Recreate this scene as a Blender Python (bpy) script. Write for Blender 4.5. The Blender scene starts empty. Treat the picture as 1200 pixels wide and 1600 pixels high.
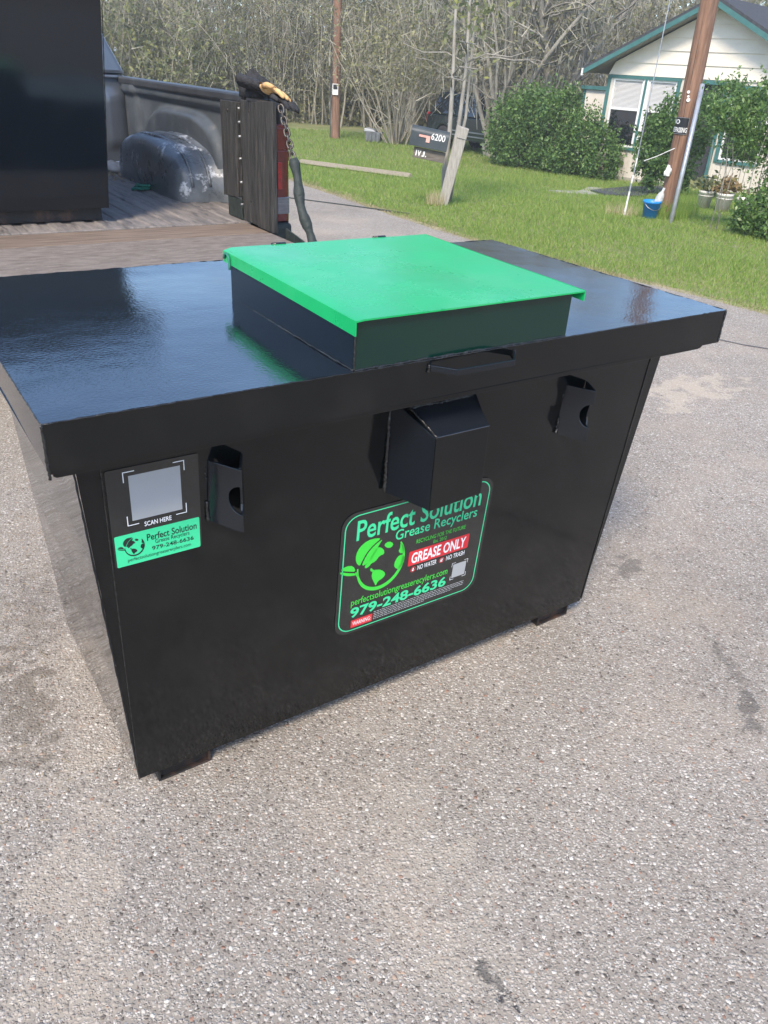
import bpy, bmesh, math, random
import numpy as np
from mathutils import Vector, Matrix

random.seed(7)
RNG = np.random.default_rng(11)
SC = bpy.context.scene
COL = SC.collection
R = math.radians

# ------------------------------------------------------------------ camera
cam_d = bpy.data.cameras.new('camera')
cam = bpy.data.objects.new('camera', cam_d)
COL.objects.link(cam)
SC.camera = cam
cam_d.sensor_fit = 'VERTICAL'
cam_d.sensor_height = 32.0
cam_d.sensor_width = 24.0
cam_d.lens = 32.0 * 1216.66 / 1600.0
cam_d.clip_start = 0.05
cam_d.clip_end = 2000.0
_p, _r = R(29.735), R(3.55)
_f = Vector((0, math.cos(_p), -math.sin(_p)))
_x = Vector((1, 0, 0))
_u = _x.cross(_f)
_rx = _x * math.cos(_r) + _u * math.sin(_r)
_ux = -_x * math.sin(_r) + _u * math.cos(_r)
_m = Matrix((_rx, _ux, -_f)).transposed().to_4x4()
_m.translation = Vector((0, 0, 1.7))
cam.matrix_world = _m

# ------------------------------------------------------------------ light
SUN_AZ, SUN_EL = R(194.0), R(47.0)            # compass-like: 0 = +Y, clockwise
wd = bpy.data.worlds.new('World')
SC.world = wd
wd.use_nodes = True
wn = wd.node_tree.nodes
wn.clear()
w_out = wn.new('ShaderNodeOutputWorld')
w_bg = wn.new('ShaderNodeBackground')
w_sky = wn.new('ShaderNodeTexSky')
w_sky.sky_type = 'NISHITA'
w_sky.sun_disc = False
w_sky.sun_elevation = SUN_EL
w_sky.sun_rotation = SUN_AZ
w_sky.air_density = 1.0
w_sky.dust_density = 1.0
w_sky.ozone_density = 4.0
w_bg.inputs['Strength'].default_value = 0.15
wd.node_tree.links.new(w_sky.outputs[0], w_bg.inputs[0])
wd.node_tree.links.new(w_bg.outputs[0], w_out.inputs[0])

sun_d = bpy.data.lights.new('sun', 'SUN')
sun_d.energy = 2.2
sun_d.angle = R(14.0)
sun_d.color = (1.0, 0.87, 0.71)
sun = bpy.data.objects.new('sun', sun_d)
COL.objects.link(sun)
_s = Vector((math.sin(SUN_AZ) * math.cos(SUN_EL), math.cos(SUN_AZ) * math.cos(SUN_EL), math.sin(SUN_EL)))
sun.rotation_euler = _s.to_track_quat('Z', 'Y').to_euler()
sun.location = _s * 30

SC.view_settings.view_transform = 'Standard'
SC.view_settings.look = 'None'
SC.view_settings.gamma = 1.0
SC.view_settings.exposure = 1.32
SC.render.engine = 'CYCLES'
SC.cycles.max_bounces = 8
SC.cycles.use_denoising = True

# ------------------------------------------------------------------ helpers
def ground_z(y):
    """height of the yard: level by the road, falling gently towards the house"""
    def sp(x):
        return 0.8 * np.log1p(np.exp(np.clip(np.asarray(x, float) / 0.8, -50, 50)))
    return -0.054 * (sp(np.asarray(y, float) - 11.5) - sp(np.asarray(y, float) - 23.0))

def gz(y):
    return float(ground_z(y))

class MB:
    def __init__(s):
        s.v, s.f, s.m = [], [], []
    def add(s, vs, fs, mi=0):
        b = len(s.v)
        s.v += [tuple(map(float, q)) for q in vs]
        s.f += [tuple(b + i for i in q) for q in fs]
        s.m += [mi] * len(fs)
        return s
    def hexa(s, p, mi=0):
        """8 points: bottom 4 ccw, top 4 ccw"""
        return s.add(p, [(3, 2, 1, 0), (4, 5, 6, 7), (0, 1, 5, 4), (1, 2, 6, 5), (2, 3, 7, 6), (3, 0, 4, 7)], mi)
    def box(s, x0, x1, y0, y1, z0, z1, mi=0):
        return s.hexa([(x0, y0, z0), (x1, y0, z0), (x1, y1, z0), (x0, y1, z0),
                       (x0, y0, z1), (x1, y0, z1), (x1, y1, z1), (x0, y1, z1)], mi)
    def beam(s, a, b, w, h, up=(0, 0, 1), mi=0):
        a, b = Vector(a), Vector(b)
        d = (b - a).normalized()
        sd = d.cross(Vector(up)).normalized()
        up = sd.cross(d)
        q = []
        for c in (-1, 1):
            for e, g in ((a, -1), (b, -1), (b, 1), (a, 1)):
                q.append(e + sd * (g * w / 2) + up * (c * h / 2))
        return s.hexa([q[0], q[1], q[2], q[3], q[4], q[5], q[6], q[7]], mi)
    def tube(s, pts, rad, n=6, cap=True, mi=0):
        pts = [Vector(p) for p in pts]
        if not hasattr(rad, '__len__'):
            rad = [rad] * len(pts)
        vs, fs = [], []
        t0 = (pts[1] - pts[0]).normalized()
        ref = Vector((0, 0, 1)) if abs(t0.z) < 0.9 else Vector((1, 0, 0))
        for i, p in enumerate(pts):
            t = (pts[min(i + 1, len(pts) - 1)] - pts[max(i - 1, 0)])
            t = t.normalized() if t.length > 1e-9 else t0
            a = t.cross(ref)
            if a.length < 1e-6:
                a = t.orthogonal()
            a.normalize()
            b = t.cross(a)
            ref = b.cross(t) if False else ref
            for k in range(n):
                th = 2 * math.pi * k / n
                vs.append(p + (a * math.cos(th) + b * math.sin(th)) * rad[i])
        for i in range(len(pts) - 1):
            for k in range(n):
                k2 = (k + 1) % n
                fs.append((i * n + k, i * n + k2, (i + 1) * n + k2, (i + 1) * n + k))
        if cap:
            fs.append(tuple(range(n - 1, -1, -1)))
            fs.append(tuple((len(pts) - 1) * n + k for k in range(n)))
        return s.add(vs, fs, mi)
    def prism(s, bot, top, mi=0):
        """two matching loops of points joined by walls, both ends closed"""
        n = len(bot)
        fs = [tuple(range(n - 1, -1, -1)), tuple(range(n, 2 * n))]
        for i in range(n):
            j = (i + 1) % n
            fs.append((i, j, n + j, n + i))
        return s.add(list(bot) + list(top), fs, mi)
    def grid(s, fn, nu, nv, mi=0):
        vs = [fn(i / nu, j / nv) for j in range(nv + 1) for i in range(nu + 1)]
        fs = [(j * (nu + 1) + i, j * (nu + 1) + i + 1, (j + 1) * (nu + 1) + i + 1, (j + 1) * (nu + 1) + i)
              for j in range(nv) for i in range(nu)]
        return s.add(vs, fs, mi)
    def lathe(s, prof, c=(0, 0, 0), n=20, mi=0):
        vs, fs = [], []
        for r, z in prof:
            for k in range(n):
                a = 2 * math.pi * k / n
                vs.append((c[0] + r * math.cos(a), c[1] + r * math.sin(a), c[2] + z))
        for i in range(len(prof) - 1):
            for k in range(n):
                k2 = (k + 1) % n
                fs.append((i * n + k, i * n + k2, (i + 1) * n + k2, (i + 1) * n + k))
        return s.add(vs, fs, mi)
    def xform(s, fn, start=0):
        s.v[start:] = [tuple(fn(Vector(q))) for q in s.v[start:]]
        return s
    def build(s, name, mats, parent=None, smooth=False, bevel=0.0, fix=True):
        me = bpy.data.meshes.new(name)
        me.from_pydata(s.v, [], s.f)
        mats = mats if isinstance(mats, (list, tuple)) else [mats]
        for q in mats:
            me.materials.append(q)
        if len(mats) > 1:
            me.polygons.foreach_set('material_index', s.m)
        if fix:
            bm = bmesh.new()
            bm.from_mesh(me)
            bmesh.ops.recalc_face_normals(bm, faces=bm.faces)
            bm.to_mesh(me)
            bm.free()
        if smooth:
            me.polygons.foreach_set('use_smooth', [True] * len(me.polygons))
        me.update()
        o = bpy.data.objects.new(name, me)
        COL.objects.link(o)
        if parent:
            o.parent = parent
        if bevel:
            md = o.modifiers.new('bevel', 'BEVEL')
            md.width = bevel
            md.segments = 2
            md.limit_method = 'ANGLE'
            md.angle_limit = R(35)
            md.harden_normals = False
        if smooth and bevel:
            pass
        return o

def np_mesh(name, V, k, mat, parent=None):
    """fast mesh out of len(V)/k separate k-sided faces"""
    V = np.asarray(V, dtype=np.float32).reshape(-1, 3)
    n = len(V) // k
    me = bpy.data.meshes.new(name)
    me.vertices.add(n * k)
    me.vertices.foreach_set('co', V.ravel())
    me.loops.add(n * k)
    me.loops.foreach_set('vertex_index', np.arange(n * k, dtype=np.int32))
    me.polygons.add(n)
    me.polygons.foreach_set('loop_start', np.arange(0, n * k, k, dtype=np.int32))
    me.polygons.foreach_set('loop_total', np.full(n, k, dtype=np.int32))
    me.materials.append(mat)
    me.update(calc_edges=True)
    o = bpy.data.objects.new(name, me)
    COL.objects.link(o)
    if parent:
        o.parent = parent
        o['kind'] = 'stuff'
    return o

def tag(o, label=None, cat=None, group=None, kind=None):
    if label: o['label'] = label
    if cat: o['category'] = cat
    if group: o['group'] = group
    if kind: o['kind'] = kind
    return o

def thing(name, label, cat, loc=(0, 0, 0), rz=0.0, group=None):
    o = bpy.data.objects.new(name, None)
    o.empty_display_size = 0.2
    COL.objects.link(o)
    o.location = loc
    o.rotation_euler = (0, 0, rz)
    return tag(o, label, cat, group)

def text_mb(body, x, y, w, h, z=0.0, bold=0.0, gap=None):
    """flat lettering stretched into the box x..x+w, y..y+h (plane z)"""
    c = bpy.data.curves.new('lettering', 'FONT')
    c.body = body
    c.size = 1.0
    c.resolution_u = 3
    c.offset = bold
    c.fill_mode = 'FRONT'
    if gap: c.space_character = gap
    o = bpy.data.objects.new('lettering', c)
    COL.objects.link(o)
    dg = bpy.context.evaluated_depsgraph_get()
    me = o.evaluated_get(dg).to_mesh()
    vs = [tuple(q.co) for q in me.vertices]
    fs = [tuple(q.vertices) for q in me.polygons]
    o.evaluated_get(dg).to_mesh_clear()
    bpy.data.objects.remove(o)
    bpy.data.curves.remove(c)
    a = np.array(vs)
    lo, hi = a.min(0), a.max(0)
    a[:, 0] = x + (a[:, 0] - lo[0]) / (hi[0] - lo[0]) * w
    a[:, 1] = y + (a[:, 1] - lo[1]) / (hi[1] - lo[1]) * h
    a[:, 2] = z
    m = MB()
    m.add(a.tolist(), fs)
    return m

# ------------------------------------------------------------------ materials
def mat(name, c1, c2=None, scale=5.0, detail=5.0, rough=0.6, rough2=None, metal=0.0, bump=0.0, bscale=40.0,
        bdist=0.01, stretch=(1, 1, 1), ramp=(0.35, 0.65), coat=0.0, spec=0.5, ior=1.5, dirt=None):
    m = bpy.data.materials.new(name)
    m.use_nodes = True
    nt = m.node_tree
    N, Lk = nt.nodes, nt.links
    p = N['Principled BSDF']
    p.inputs['Base Color'].default_value = (*c1, 1)
    p.inputs['Roughness'].default_value = rough
    p.inputs['Metallic'].default_value = metal
    p.inputs['IOR'].default_value = ior
    p.inputs['Specular IOR Level'].default_value = spec
    p.inputs['Coat Weight'].default_value = coat
    p.inputs['Coat Roughness'].default_value = 0.05
    tc = N.new('ShaderNodeTexCoord')
    mp = N.new('ShaderNodeMapping')
    mp.inputs['Scale'].default_value = stretch
    Lk.new(tc.outputs['Object'], mp.inputs['Vector'])
    col = None
    if c2 is not None or rough2 is not None:
        no = N.new('ShaderNodeTexNoise')
        no.inputs['Scale'].default_value = scale
        no.inputs['Detail'].default_value = detail
        no.inputs['Roughness'].default_value = 0.62
        Lk.new(mp.outputs[0], no.inputs['Vector'])
        mr = N.new('ShaderNodeMapRange')
        mr.inputs['From Min'].default_value = ramp[0]
        mr.inputs['From Max'].default_value = ramp[1]
        Lk.new(no.outputs['Fac'], mr.inputs['Value'])
        if c2 is not None:
            mx = N.new('ShaderNodeMix')
            mx.data_type = 'RGBA'
            mx.inputs['A'].default_value = (*c1, 1)
            mx.inputs['B'].default_value = (*c2, 1)
            Lk.new(mr.outputs[0], mx.inputs['Factor'])
            col = mx.outputs['Result']
        if rough2 is not None:
            r2 = N.new('ShaderNodeMapRange')
            r2.inputs['To Min'].default_value = rough
            r2.inputs['To Max'].default_value = rough2
            Lk.new(mr.outputs[0], r2.inputs['Value'])
            Lk.new(r2.outputs[0], p.inputs['Roughness'])
    if dirt:
        dc, dscale, lo, hi = dirt
        n2 = N.new('ShaderNodeTexNoise')
        n2.inputs['Scale'].default_value = dscale
        n2.inputs['Detail'].default_value = 8
        n2.inputs['Roughness'].default_value = 0.7
        Lk.new(mp.outputs[0], n2.inputs['Vector'])
        m2 = N.new('ShaderNodeMapRange')
        m2.inputs['From Min'].default_value = lo
        m2.inputs['From Max'].default_value = hi
        Lk.new(n2.outputs['Fac'], m2.inputs['Value'])
        x2 = N.new('ShaderNodeMix')
        x2.data_type = 'RGBA'
        if col: Lk.new(col, x2.inputs['A'])
        else: x2.inputs['A'].default_value = (*c1, 1)
        x2.inputs['B'].default_value = (*dc, 1)
        Lk.new(m2.outputs[0], x2.inputs['Factor'])
        col = x2.outputs['Result']
    if col:
        Lk.new(col, p.inputs['Base Color'])
    if bump:
        nb = N.new('ShaderNodeTexNoise')
        nb.inputs['Scale'].default_value = bscale
        nb.inputs['Detail'].default_value = 3
        Lk.new(mp.outputs[0], nb.inputs['Vector'])
        bp = N.new('ShaderNodeBump')
        bp.inputs['Strength'].default_value = bump
        bp.inputs['Distance'].default_value = bdist
        Lk.new(nb.outputs['Fac'], bp.inputs['Height'])
        Lk.new(bp.outputs[0], p.inputs['Normal'])
        m['bump'] = 1
    return m

def leaf_mat(name, cols, trans=0.35, rough=0.5):
    """foliage: every leaf takes its own tone"""
    m = bpy.data.materials.new(name)
    m.use_nodes = True
    nt = m.node_tree
    N, Lk = nt.nodes, nt.links
    p = N['Principled BSDF']
    g = N.new('ShaderNodeNewGeometry')
    cr = N.new('ShaderNodeValToRGB')
    el = cr.color_ramp.elements
    while len(el) < len(cols):
        el.new(0.5)
    for i, c in enumerate(cols):
        el[i].position = i / max(1, len(cols) - 1)
        el[i].color = (*c, 1)
    Lk.new(g.outputs['Random Per Island'], cr.inputs['Fac'])
    Lk.new(cr.outputs[0], p.inputs['Base Color'])
    p.inputs['Roughness'].default_value = rough
    p.inputs['Specular IOR Level'].default_value = 0.35
    if trans:
        t = N.new('ShaderNodeBsdfTranslucent')
        Lk.new(cr.outputs[0], t.inputs['Color'])
        mx = N.new('ShaderNodeMixShader')
        mx.inputs[0].default_value = trans
        out = N['Material Output']
        Lk.new(p.outputs[0], mx.inputs[1])
        Lk.new(t.outputs[0], mx.inputs[2])
        Lk.new(mx.outputs[0], out.inputs['Surface'])
    return m

def road_material():
    m = bpy.data.materials.new('chip_seal')
    m.use_nodes = True
    nt = m.node_tree
    N, Lk = nt.nodes, nt.links
    p = N['Principled BSDF']
    p.inputs['Roughness'].default_value = 0.95
    p.inputs['Specular IOR Level'].default_value = 0.12
    tc = N.new('ShaderNodeTexCoord')
    def noise(scale, detail=4, rough=0.6):
        n = N.new('ShaderNodeTexNoise')
        n.inputs['Scale'].default_value = scale
        n.inputs['Detail'].default_value = detail
        n.inputs['Roughness'].default_value = rough
        Lk.new(tc.outputs['Object'], n.inputs['Vector'])
        return n.outputs['Fac']
    def rng(v, a, b, c=0.0, d=1.0):
        r = N.new('ShaderNodeMapRange')
        r.inputs['From Min'].default_value = a
        r.inputs['From Max'].default_value = b
        r.inputs['To Min'].default_value = c
        r.inputs['To Max'].default_value = d
        Lk.new(v, r.inputs['Value'])
        return r.outputs[0]
    def mix(f, a, b, mode='MIX'):
        x = N.new('ShaderNodeMix')
        x.data_type = 'RGBA'
        x.blend_type = mode
        for k, q in (('A', a), ('B', b)):
            if isinstance(q, tuple): x.inputs[k].default_value = (*q, 1)
            else: Lk.new(q, x.inputs[k])
        if isinstance(f, float): x.inputs['Factor'].default_value = f
        else: Lk.new(f, x.inputs['Factor'])
        return x.outputs['Result']
    def math_(op, a, b):
        x = N.new('ShaderNodeMath')
        x.operation = op
        for i, q in enumerate((a, b)):
            if isinstance(q, (int, float)): x.inputs[i].default_value = q
            else: Lk.new(q, x.inputs[i])
        return x.outputs[0]
    # warp the cells a little
    nz = N.new('ShaderNodeTexNoise')
    nz.inputs['Scale'].default_value = 130
    nz.inputs['Detail'].default_value = 3
    Lk.new(tc.outputs['Object'], nz.inputs['Vector'])
    wv = N.new('ShaderNodeVectorMath'); wv.operation = 'SCALE'; wv.inputs['Scale'].default_value = 0.010
    Lk.new(nz.outputs['Color'], wv.inputs[0])
    av = N.new('ShaderNodeVectorMath'); av.operation = 'ADD'
    Lk.new(tc.outputs['Object'], av.inputs[0]); Lk.new(wv.outputs[0], av.inputs[1])
    def cells(scale):
        v = N.new('ShaderNodeTexVoronoi')
        v.inputs['Scale'].default_value = scale
        v.inputs['Randomness'].default_value = 1.0
        Lk.new(av.outputs[0], v.inputs['Vector'])
        return v
    va, vb = cells(165.0), cells(100.0)
    pal = [(0.00, (0.13, 0.112, 0.095)), (0.06, (0.215, 0.188, 0.160)), (0.18, (0.29, 0.26, 0.222)),
           (0.38, (0.355, 0.322, 0.278)), (0.60, (0.415, 0.38, 0.332)), (0.77, (0.49, 0.452, 0.40)),
           (0.90, (0.60, 0.562, 0.50)), (0.955, (0.36, 0.265, 0.20)), (0.985, (0.30, 0.18, 0.13))]
    def stones(v):
        sx = N.new('ShaderNodeSeparateColor')
        Lk.new(v.outputs['Color'], sx.inputs[0])
        cr = N.new('ShaderNodeValToRGB')
        cr.color_ramp.interpolation = 'CONSTANT'
        el = cr.color_ramp.elements
        while len(el) < len(pal): el.new(0.5)
        for i, (a, c) in enumerate(pal):
            el[i].position = a
            el[i].color = (*c, 1)
        Lk.new(sx.outputs[0], cr.inputs['Fac'])
        return cr.outputs[0], sx.outputs[1]
    ca, ga = stones(va)
    cb, gb = stones(vb)
    pick = rng(gb, 0.70, 0.72)                       # some cells are larger stones
    stone = mix(pick, ca, cb)
    ha = math_('MULTIPLY', rng(va.outputs['Distance'], 0.22, 0.60, 1.0, 0.0), rng(ga, 0.0, 1.0, 0.45, 1.0))
    hb = math_('MULTIPLY', rng(vb.outputs['Distance'], 0.25, 0.60, 1.2, 0.0), rng(gb, 0.7, 1.0, 0.6, 1.0))
    x = N.new('ShaderNodeMix'); x.data_type = 'FLOAT'
    Lk.new(pick, x.inputs['Factor']); Lk.new(ha, x.inputs['A']); Lk.new(hb, x.inputs['B'])
    hgt = x.outputs['Result']
    binder = mix(noise(9.0), (0.22, 0.195, 0.165), (0.31, 0.275, 0.23))
    col = mix(rng(hgt, 0.04, 0.20), binder, stone)
    # fine dust between the stones, sandy patches
    sand = rng(noise(1.3, 6, 0.65), 0.50, 0.72, 0.0, 0.5)
    col = mix(sand, col, mix(noise(70.0, 3), (0.36, 0.29, 0.215), (0.52, 0.44, 0.35)))
    grey = rng(noise(0.7, 5, 0.6), 0.3, 0.7, 0.84, 1.14)
    sc = N.new('ShaderNodeVectorMath'); sc.operation = 'SCALE'
    Lk.new(col, sc.inputs[0]); Lk.new(grey, sc.inputs['Scale'])
    col = sc.outputs[0]
    # stains with a place and shape of their own: (x, y, length, width, angle, tone, amount, noise)
    for (sx_, sy_, ln, wdt, an, tone, amt, nscale) in [
            (0.30, 0.965, 0.085, 0.022, 127, (0.045, 0.046, 0.05), 0.95, 38.0),
            (1.20, 2.08, 0.22, 0.035, 95, (0.13, 0.115, 0.10), 0.5, 30.0),
            (1.19, 1.86, 0.12, 0.04, 80, (0.11, 0.10, 0.09), 0.65, 21.0),
            (1.00, 2.66, 0.13, 0.06, 60, (0.12, 0.11, 0.10), 0.6, 21.0),
            (-1.02, 1.68, 0.34, 0.12, 118, (0.13, 0.11, 0.085), 0.55, 22.0),
            (-1.17, 2.10, 0.35, 0.12, 110, (0.15, 0.125, 0.10), 0.4, 22.0),
            (-0.66, 1.12, 0.46, 0.13, 108, (0.42, 0.36, 0.285), 0.38, 5.0),
            (0.11, 1.32, 0.36, 0.12, 98, (0.42, 0.37, 0.30), 0.24, 5.0),
            (0.25, 1.05, 0.26, 0.14, 110, (0.42, 0.37, 0.30), 0.24, 5.0),
            (1.95, 4.8, 0.6, 0.22, 40, (0.52, 0.44, 0.34), 0.55, 6.0)]:
        mp = N.new('ShaderNodeMapping'); mp.vector_type = 'TEXTURE'
        mp.inputs['Location'].default_value = (sx_, sy_, 0)
        mp.inputs['Rotation'].default_value = (0, 0, R(an))
        mp.inputs['Scale'].default_value = (ln, wdt, 1)
        Lk.new(tc.outputs['Object'], mp.inputs['Vector'])
        le = N.new('ShaderNodeVectorMath'); le.operation = 'LENGTH'
        Lk.new(mp.outputs[0], le.inputs[0])
        d = math_('ADD', le.outputs['Value'], rng(noise(nscale, 6, 0.7), 0.25, 0.75, -1.35, 1.35))
        col = mix(rng(d, 0.8, 0.45, 0.0, amt), col, tone)
    # fine crack joint across the road
    Lk.new(col, p.inputs['Base Color'])
    bp = N.new('ShaderNodeBump')
    bp.inputs['Strength'].default_value = 0.7
    bp.inputs['Distance'].default_value = 0.005
    Lk.new(hgt, bp.inputs['Height'])
    Lk.new(bp.outputs[0], p.inputs['Normal'])
    return m

M = {}
M['road'] = road_material()
M['soil'] = mat('lawn_soil', (0.13, 0.165, 0.05), (0.22, 0.21, 0.085), scale=0.9, rough=0.95, bump=0.6, bscale=30, dirt=((0.20, 0.17, 0.085), 0.5, 0.55, 0.7))
M['verge'] = mat('dry_verge', (0.36, 0.31, 0.21), (0.24, 0.22, 0.12), scale=5, rough=0.95, bump=0.8, bscale=60, dirt=((0.13, 0.16, 0.05), 3.0, 0.5, 0.62))
M['grass'] = leaf_mat('grass_blades', [(0.16, 0.28, 0.045), (0.23, 0.36, 0.065), (0.30, 0.41, 0.085), (0.42, 0.44, 0.15)], 0.5)
M['dry_grass'] = leaf_mat('dry_grass_blades', [(0.40, 0.33, 0.20), (0.50, 0.43, 0.28), (0.30, 0.27, 0.13), (0.20, 0.22, 0.07)], 0.25)
M['hedge'] = leaf_mat('hedge_leaves', [(0.05, 0.10, 0.028), (0.09, 0.17, 0.045), (0.13, 0.23, 0.06), (0.21, 0.31, 0.095)], 0.35, 0.38)
M['olive'] = leaf_mat('olive_leaves', [(0.19, 0.19, 0.10), (0.25, 0.245, 0.125), (0.31, 0.305, 0.135), (0.28, 0.265, 0.18)], 0.35)
M['greenwood'] = leaf_mat('green_leaves', [(0.12, 0.145, 0.07), (0.17, 0.19, 0.095), (0.22, 0.235, 0.11), (0.32, 0.33, 0.10)], 0.4)
M['twig'] = leaf_mat('grey_twigs', [(0.33, 0.305, 0.235), (0.41, 0.38, 0.30), (0.47, 0.44, 0.36), (0.36, 0.345, 0.25)], 0.3, 0.9)
M['moss'] = leaf_mat('grey_moss', [(0.22, 0.225, 0.18), (0.28, 0.28, 0.23), (0.33, 0.325, 0.27)], 0.2, 0.9)
M['stem'] = mat('grey_bark', (0.24, 0.215, 0.165), (0.38, 0.345, 0.27), scale=3, rough=0.95, stretch=(6, 6, 1), bump=0.5, bscale=20)
M['bark'] = mat('pale_bark', (0.22, 0.20, 0.17), (0.36, 0.34, 0.29), scale=4, rough=0.95, stretch=(5, 5, 1), bump=0.6, bscale=18)
M['pole'] = mat('pole_wood', (0.145, 0.075, 0.045), (0.27, 0.155, 0.10), scale=5, rough=0.85, stretch=(9, 9, 0.6), bump=0.5, bscale=14, dirt=((0.07, 0.045, 0.035), 1.2, 0.55, 0.75))
M['greywood'] = mat('weathered_wood', (0.24, 0.225, 0.195), (0.40, 0.375, 0.33), scale=6, rough=0.9, stretch=(12, 12, 1), bump=0.6, bscale=14)
M['deckwood'] = mat('old_dark_board', (0.010, 0.010, 0.009), (0.05, 0.047, 0.042), scale=6, detail=9, rough=0.75, stretch=(11, 11, 1.0), bump=0.9, bscale=12, dirt=((0.15, 0.12, 0.085), 5.0, 0.60, 0.74))
M['plank'] = mat('worn_plank', (0.12, 0.085, 0.06), (0.22, 0.165, 0.12), scale=4, rough=0.85, stretch=(1, 12, 1), bump=0.4, bscale=20, dirt=((0.09, 0.075, 0.065), 3.0, 0.52, 0.72))
M['plywood'] = mat('dirty_deck', (0.13, 0.105, 0.085), (0.215, 0.18, 0.15), scale=12, rough=0.85, stretch=(1, 3, 1), bump=0.4, bscale=60, dirt=((0.46, 0.42, 0.36), 32.0, 0.62, 0.70))
M['timber'] = mat('landscape_timber', (0.20, 0.17, 0.12), (0.30, 0.26, 0.19), scale=5, rough=0.9, stretch=(1, 8, 8), bump=0.4, bscale=20)
def gloss_black(name, wave=0.0, wscale=5.0, wstretch=(1, 1, 1), dust=0.0, peel=0.12, rough=0.07, base=(0.005, 0.0075, 0.011), coat=0.0, ior=1.52, splash=0.0):
    """thick glossy black enamel: orange peel, slight buckling, a film of dust"""
    m = bpy.data.materials.new(name)
    m.use_nodes = True
    nt = m.node_tree
    N, Lk = nt.nodes, nt.links
    p = N['Principled BSDF']
    p.inputs['IOR'].default_value = ior
    p.inputs['Coat Weight'].default_value = coat
    p.inputs['Coat IOR'].default_value = 1.55
    p.inputs['Coat Roughness'].default_value = rough
    tc = N.new('ShaderNodeTexCoord')
    def noise(scale, detail=3, rough_=0.55, st=(1, 1, 1)):
        mp = N.new('ShaderNodeMapping')
        mp.inputs['Scale'].default_value = st
        Lk.new(tc.outputs['Object'], mp.inputs['Vector'])
        n = N.new('ShaderNodeTexNoise')
        n.inputs['Scale'].default_value = scale
        n.inputs['Detail'].default_value = detail
        n.inputs['Roughness'].default_value = rough_
        Lk.new(mp.outputs[0], n.inputs['Vector'])
        return n.outputs['Fac']
    d = N.new('ShaderNodeMapRange')
    d.inputs['From Min'].default_value = 0.48
    d.inputs['From Max'].default_value = 0.78
    d.inputs['To Max'].default_value = dust
    dn = noise(7.0, 8, 0.72)
    if splash:
        sx = N.new('ShaderNodeSeparateXYZ')
        Lk.new(tc.outputs['Object'], sx.inputs[0])
        sm_ = N.new('ShaderNodeMapRange')
        sm_.inputs['From Min'].default_value = 0.06
        sm_.inputs['From Max'].default_value = 0.55
        sm_.inputs['To Min'].default_value = splash
        sm_.inputs['To Max'].default_value = 0.0
        Lk.new(sx.outputs['Z'], sm_.inputs['Value'])
        ad = N.new('ShaderNodeMath'); ad.operation = 'ADD'
        Lk.new(dn, ad.inputs[0]); Lk.new(sm_.outputs[0], ad.inputs[1])
        dn = ad.outputs[0]
    Lk.new(dn, d.inputs['Value'])
    mx = N.new('ShaderNodeMix'); mx.data_type = 'RGBA'
    mx.inputs['A'].default_value = (*base, 1)
    mx.inputs['B'].default_value = (0.22, 0.205, 0.185, 1)
    Lk.new(d.outputs[0], mx.inputs['Factor'])
    Lk.new(mx.outputs['Result'], p.inputs['Base Color'])
    r = N.new('ShaderNodeMapRange')
    r.inputs['From Min'].default_value = 0.35
    r.inputs['From Max'].default_value = 0.75
    r.inputs['To Min'].default_value = rough
    r.inputs['To Max'].default_value = rough + 0.06 + dust * 1.5
    Lk.new(noise(5.0, 6, 0.65), r.inputs['Value'])
    Lk.new(r.outputs[0], p.inputs['Roughness'])
    b1 = N.new('ShaderNodeBump')
    b1.inputs['Strength'].default_value = peel
    b1.inputs['Distance'].default_value = 0.002
    Lk.new(noise(140.0, 2), b1.inputs['Height'])
    last = b1
    if wave:
        b2 = N.new('ShaderNodeBump')
        b2.inputs['Strength'].default_value = 1.0
        b2.inputs['Distance'].default_value = wave
        Lk.new(noise(wscale, 0.6, 0.4, wstretch), b2.inputs['Height'])
        Lk.new(b1.outputs[0], b2.inputs['Normal'])
        last = b2
    Lk.new(last.outputs[0], p.inputs['Normal'])
    Lk.new(last.outputs[0], p.inputs['Coat Normal'])
    return m

M['blk_front'] = gloss_black('black_enamel_front', 0.002, 2.2, dust=0.028, peel=0.03, rough=0.07, base=(0.002, 0.003, 0.0036), splash=0.16, ior=1.46)
M['blk_side'] = gloss_black('black_enamel_side', 0.008, 2.6, (1, 0.4, 2.6), dust=0.010, peel=0.015, rough=0.03, coat=0.3)
M['blk_top'] = gloss_black('black_enamel_top', 0.0006, 16.0, (1, 1, 1), dust=0.012, peel=0.17, rough=0.05, ior=2.0)
M['blk'] = gloss_black('black_enamel', 0.0015, 4.0, dust=0.012, peel=0.03, rough=0.07, base=(0.004, 0.0065, 0.010))
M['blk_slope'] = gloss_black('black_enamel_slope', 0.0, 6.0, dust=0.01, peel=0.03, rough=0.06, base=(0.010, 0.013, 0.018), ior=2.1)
M['blk_hatch'] = gloss_black('black_enamel_green_glare', 0.002, 6.0, dust=0.008, peel=0.03, rough=0.09, base=(0.001, 0.020, 0.014))  # black paint; green lens glare over the hatch front is tinted into its colour
M['rusty'] = mat('rusty_black_steel', (0.012, 0.011, 0.011), (0.10, 0.05, 0.03), scale=12, rough=0.55, ramp=(0.5, 0.75), bump=0.3, bscale=60)
M['green'] = mat('green_enamel', (0.002, 0.32, 0.085), (0.005, 0.40, 0.115), scale=2.2, detail=8, rough=0.22, rough2=0.36, bump=0.03, bscale=45, bdist=0.002, dirt=((0.06, 0.42, 0.165), 3.5, 0.50, 0.80))
M['weld'] = mat('painted_weld', (0.008, 0.009, 0.009), (0.022, 0.022, 0.022), scale=60, rough=0.18, bump=0.8, bscale=120, bdist=0.004)
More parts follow.
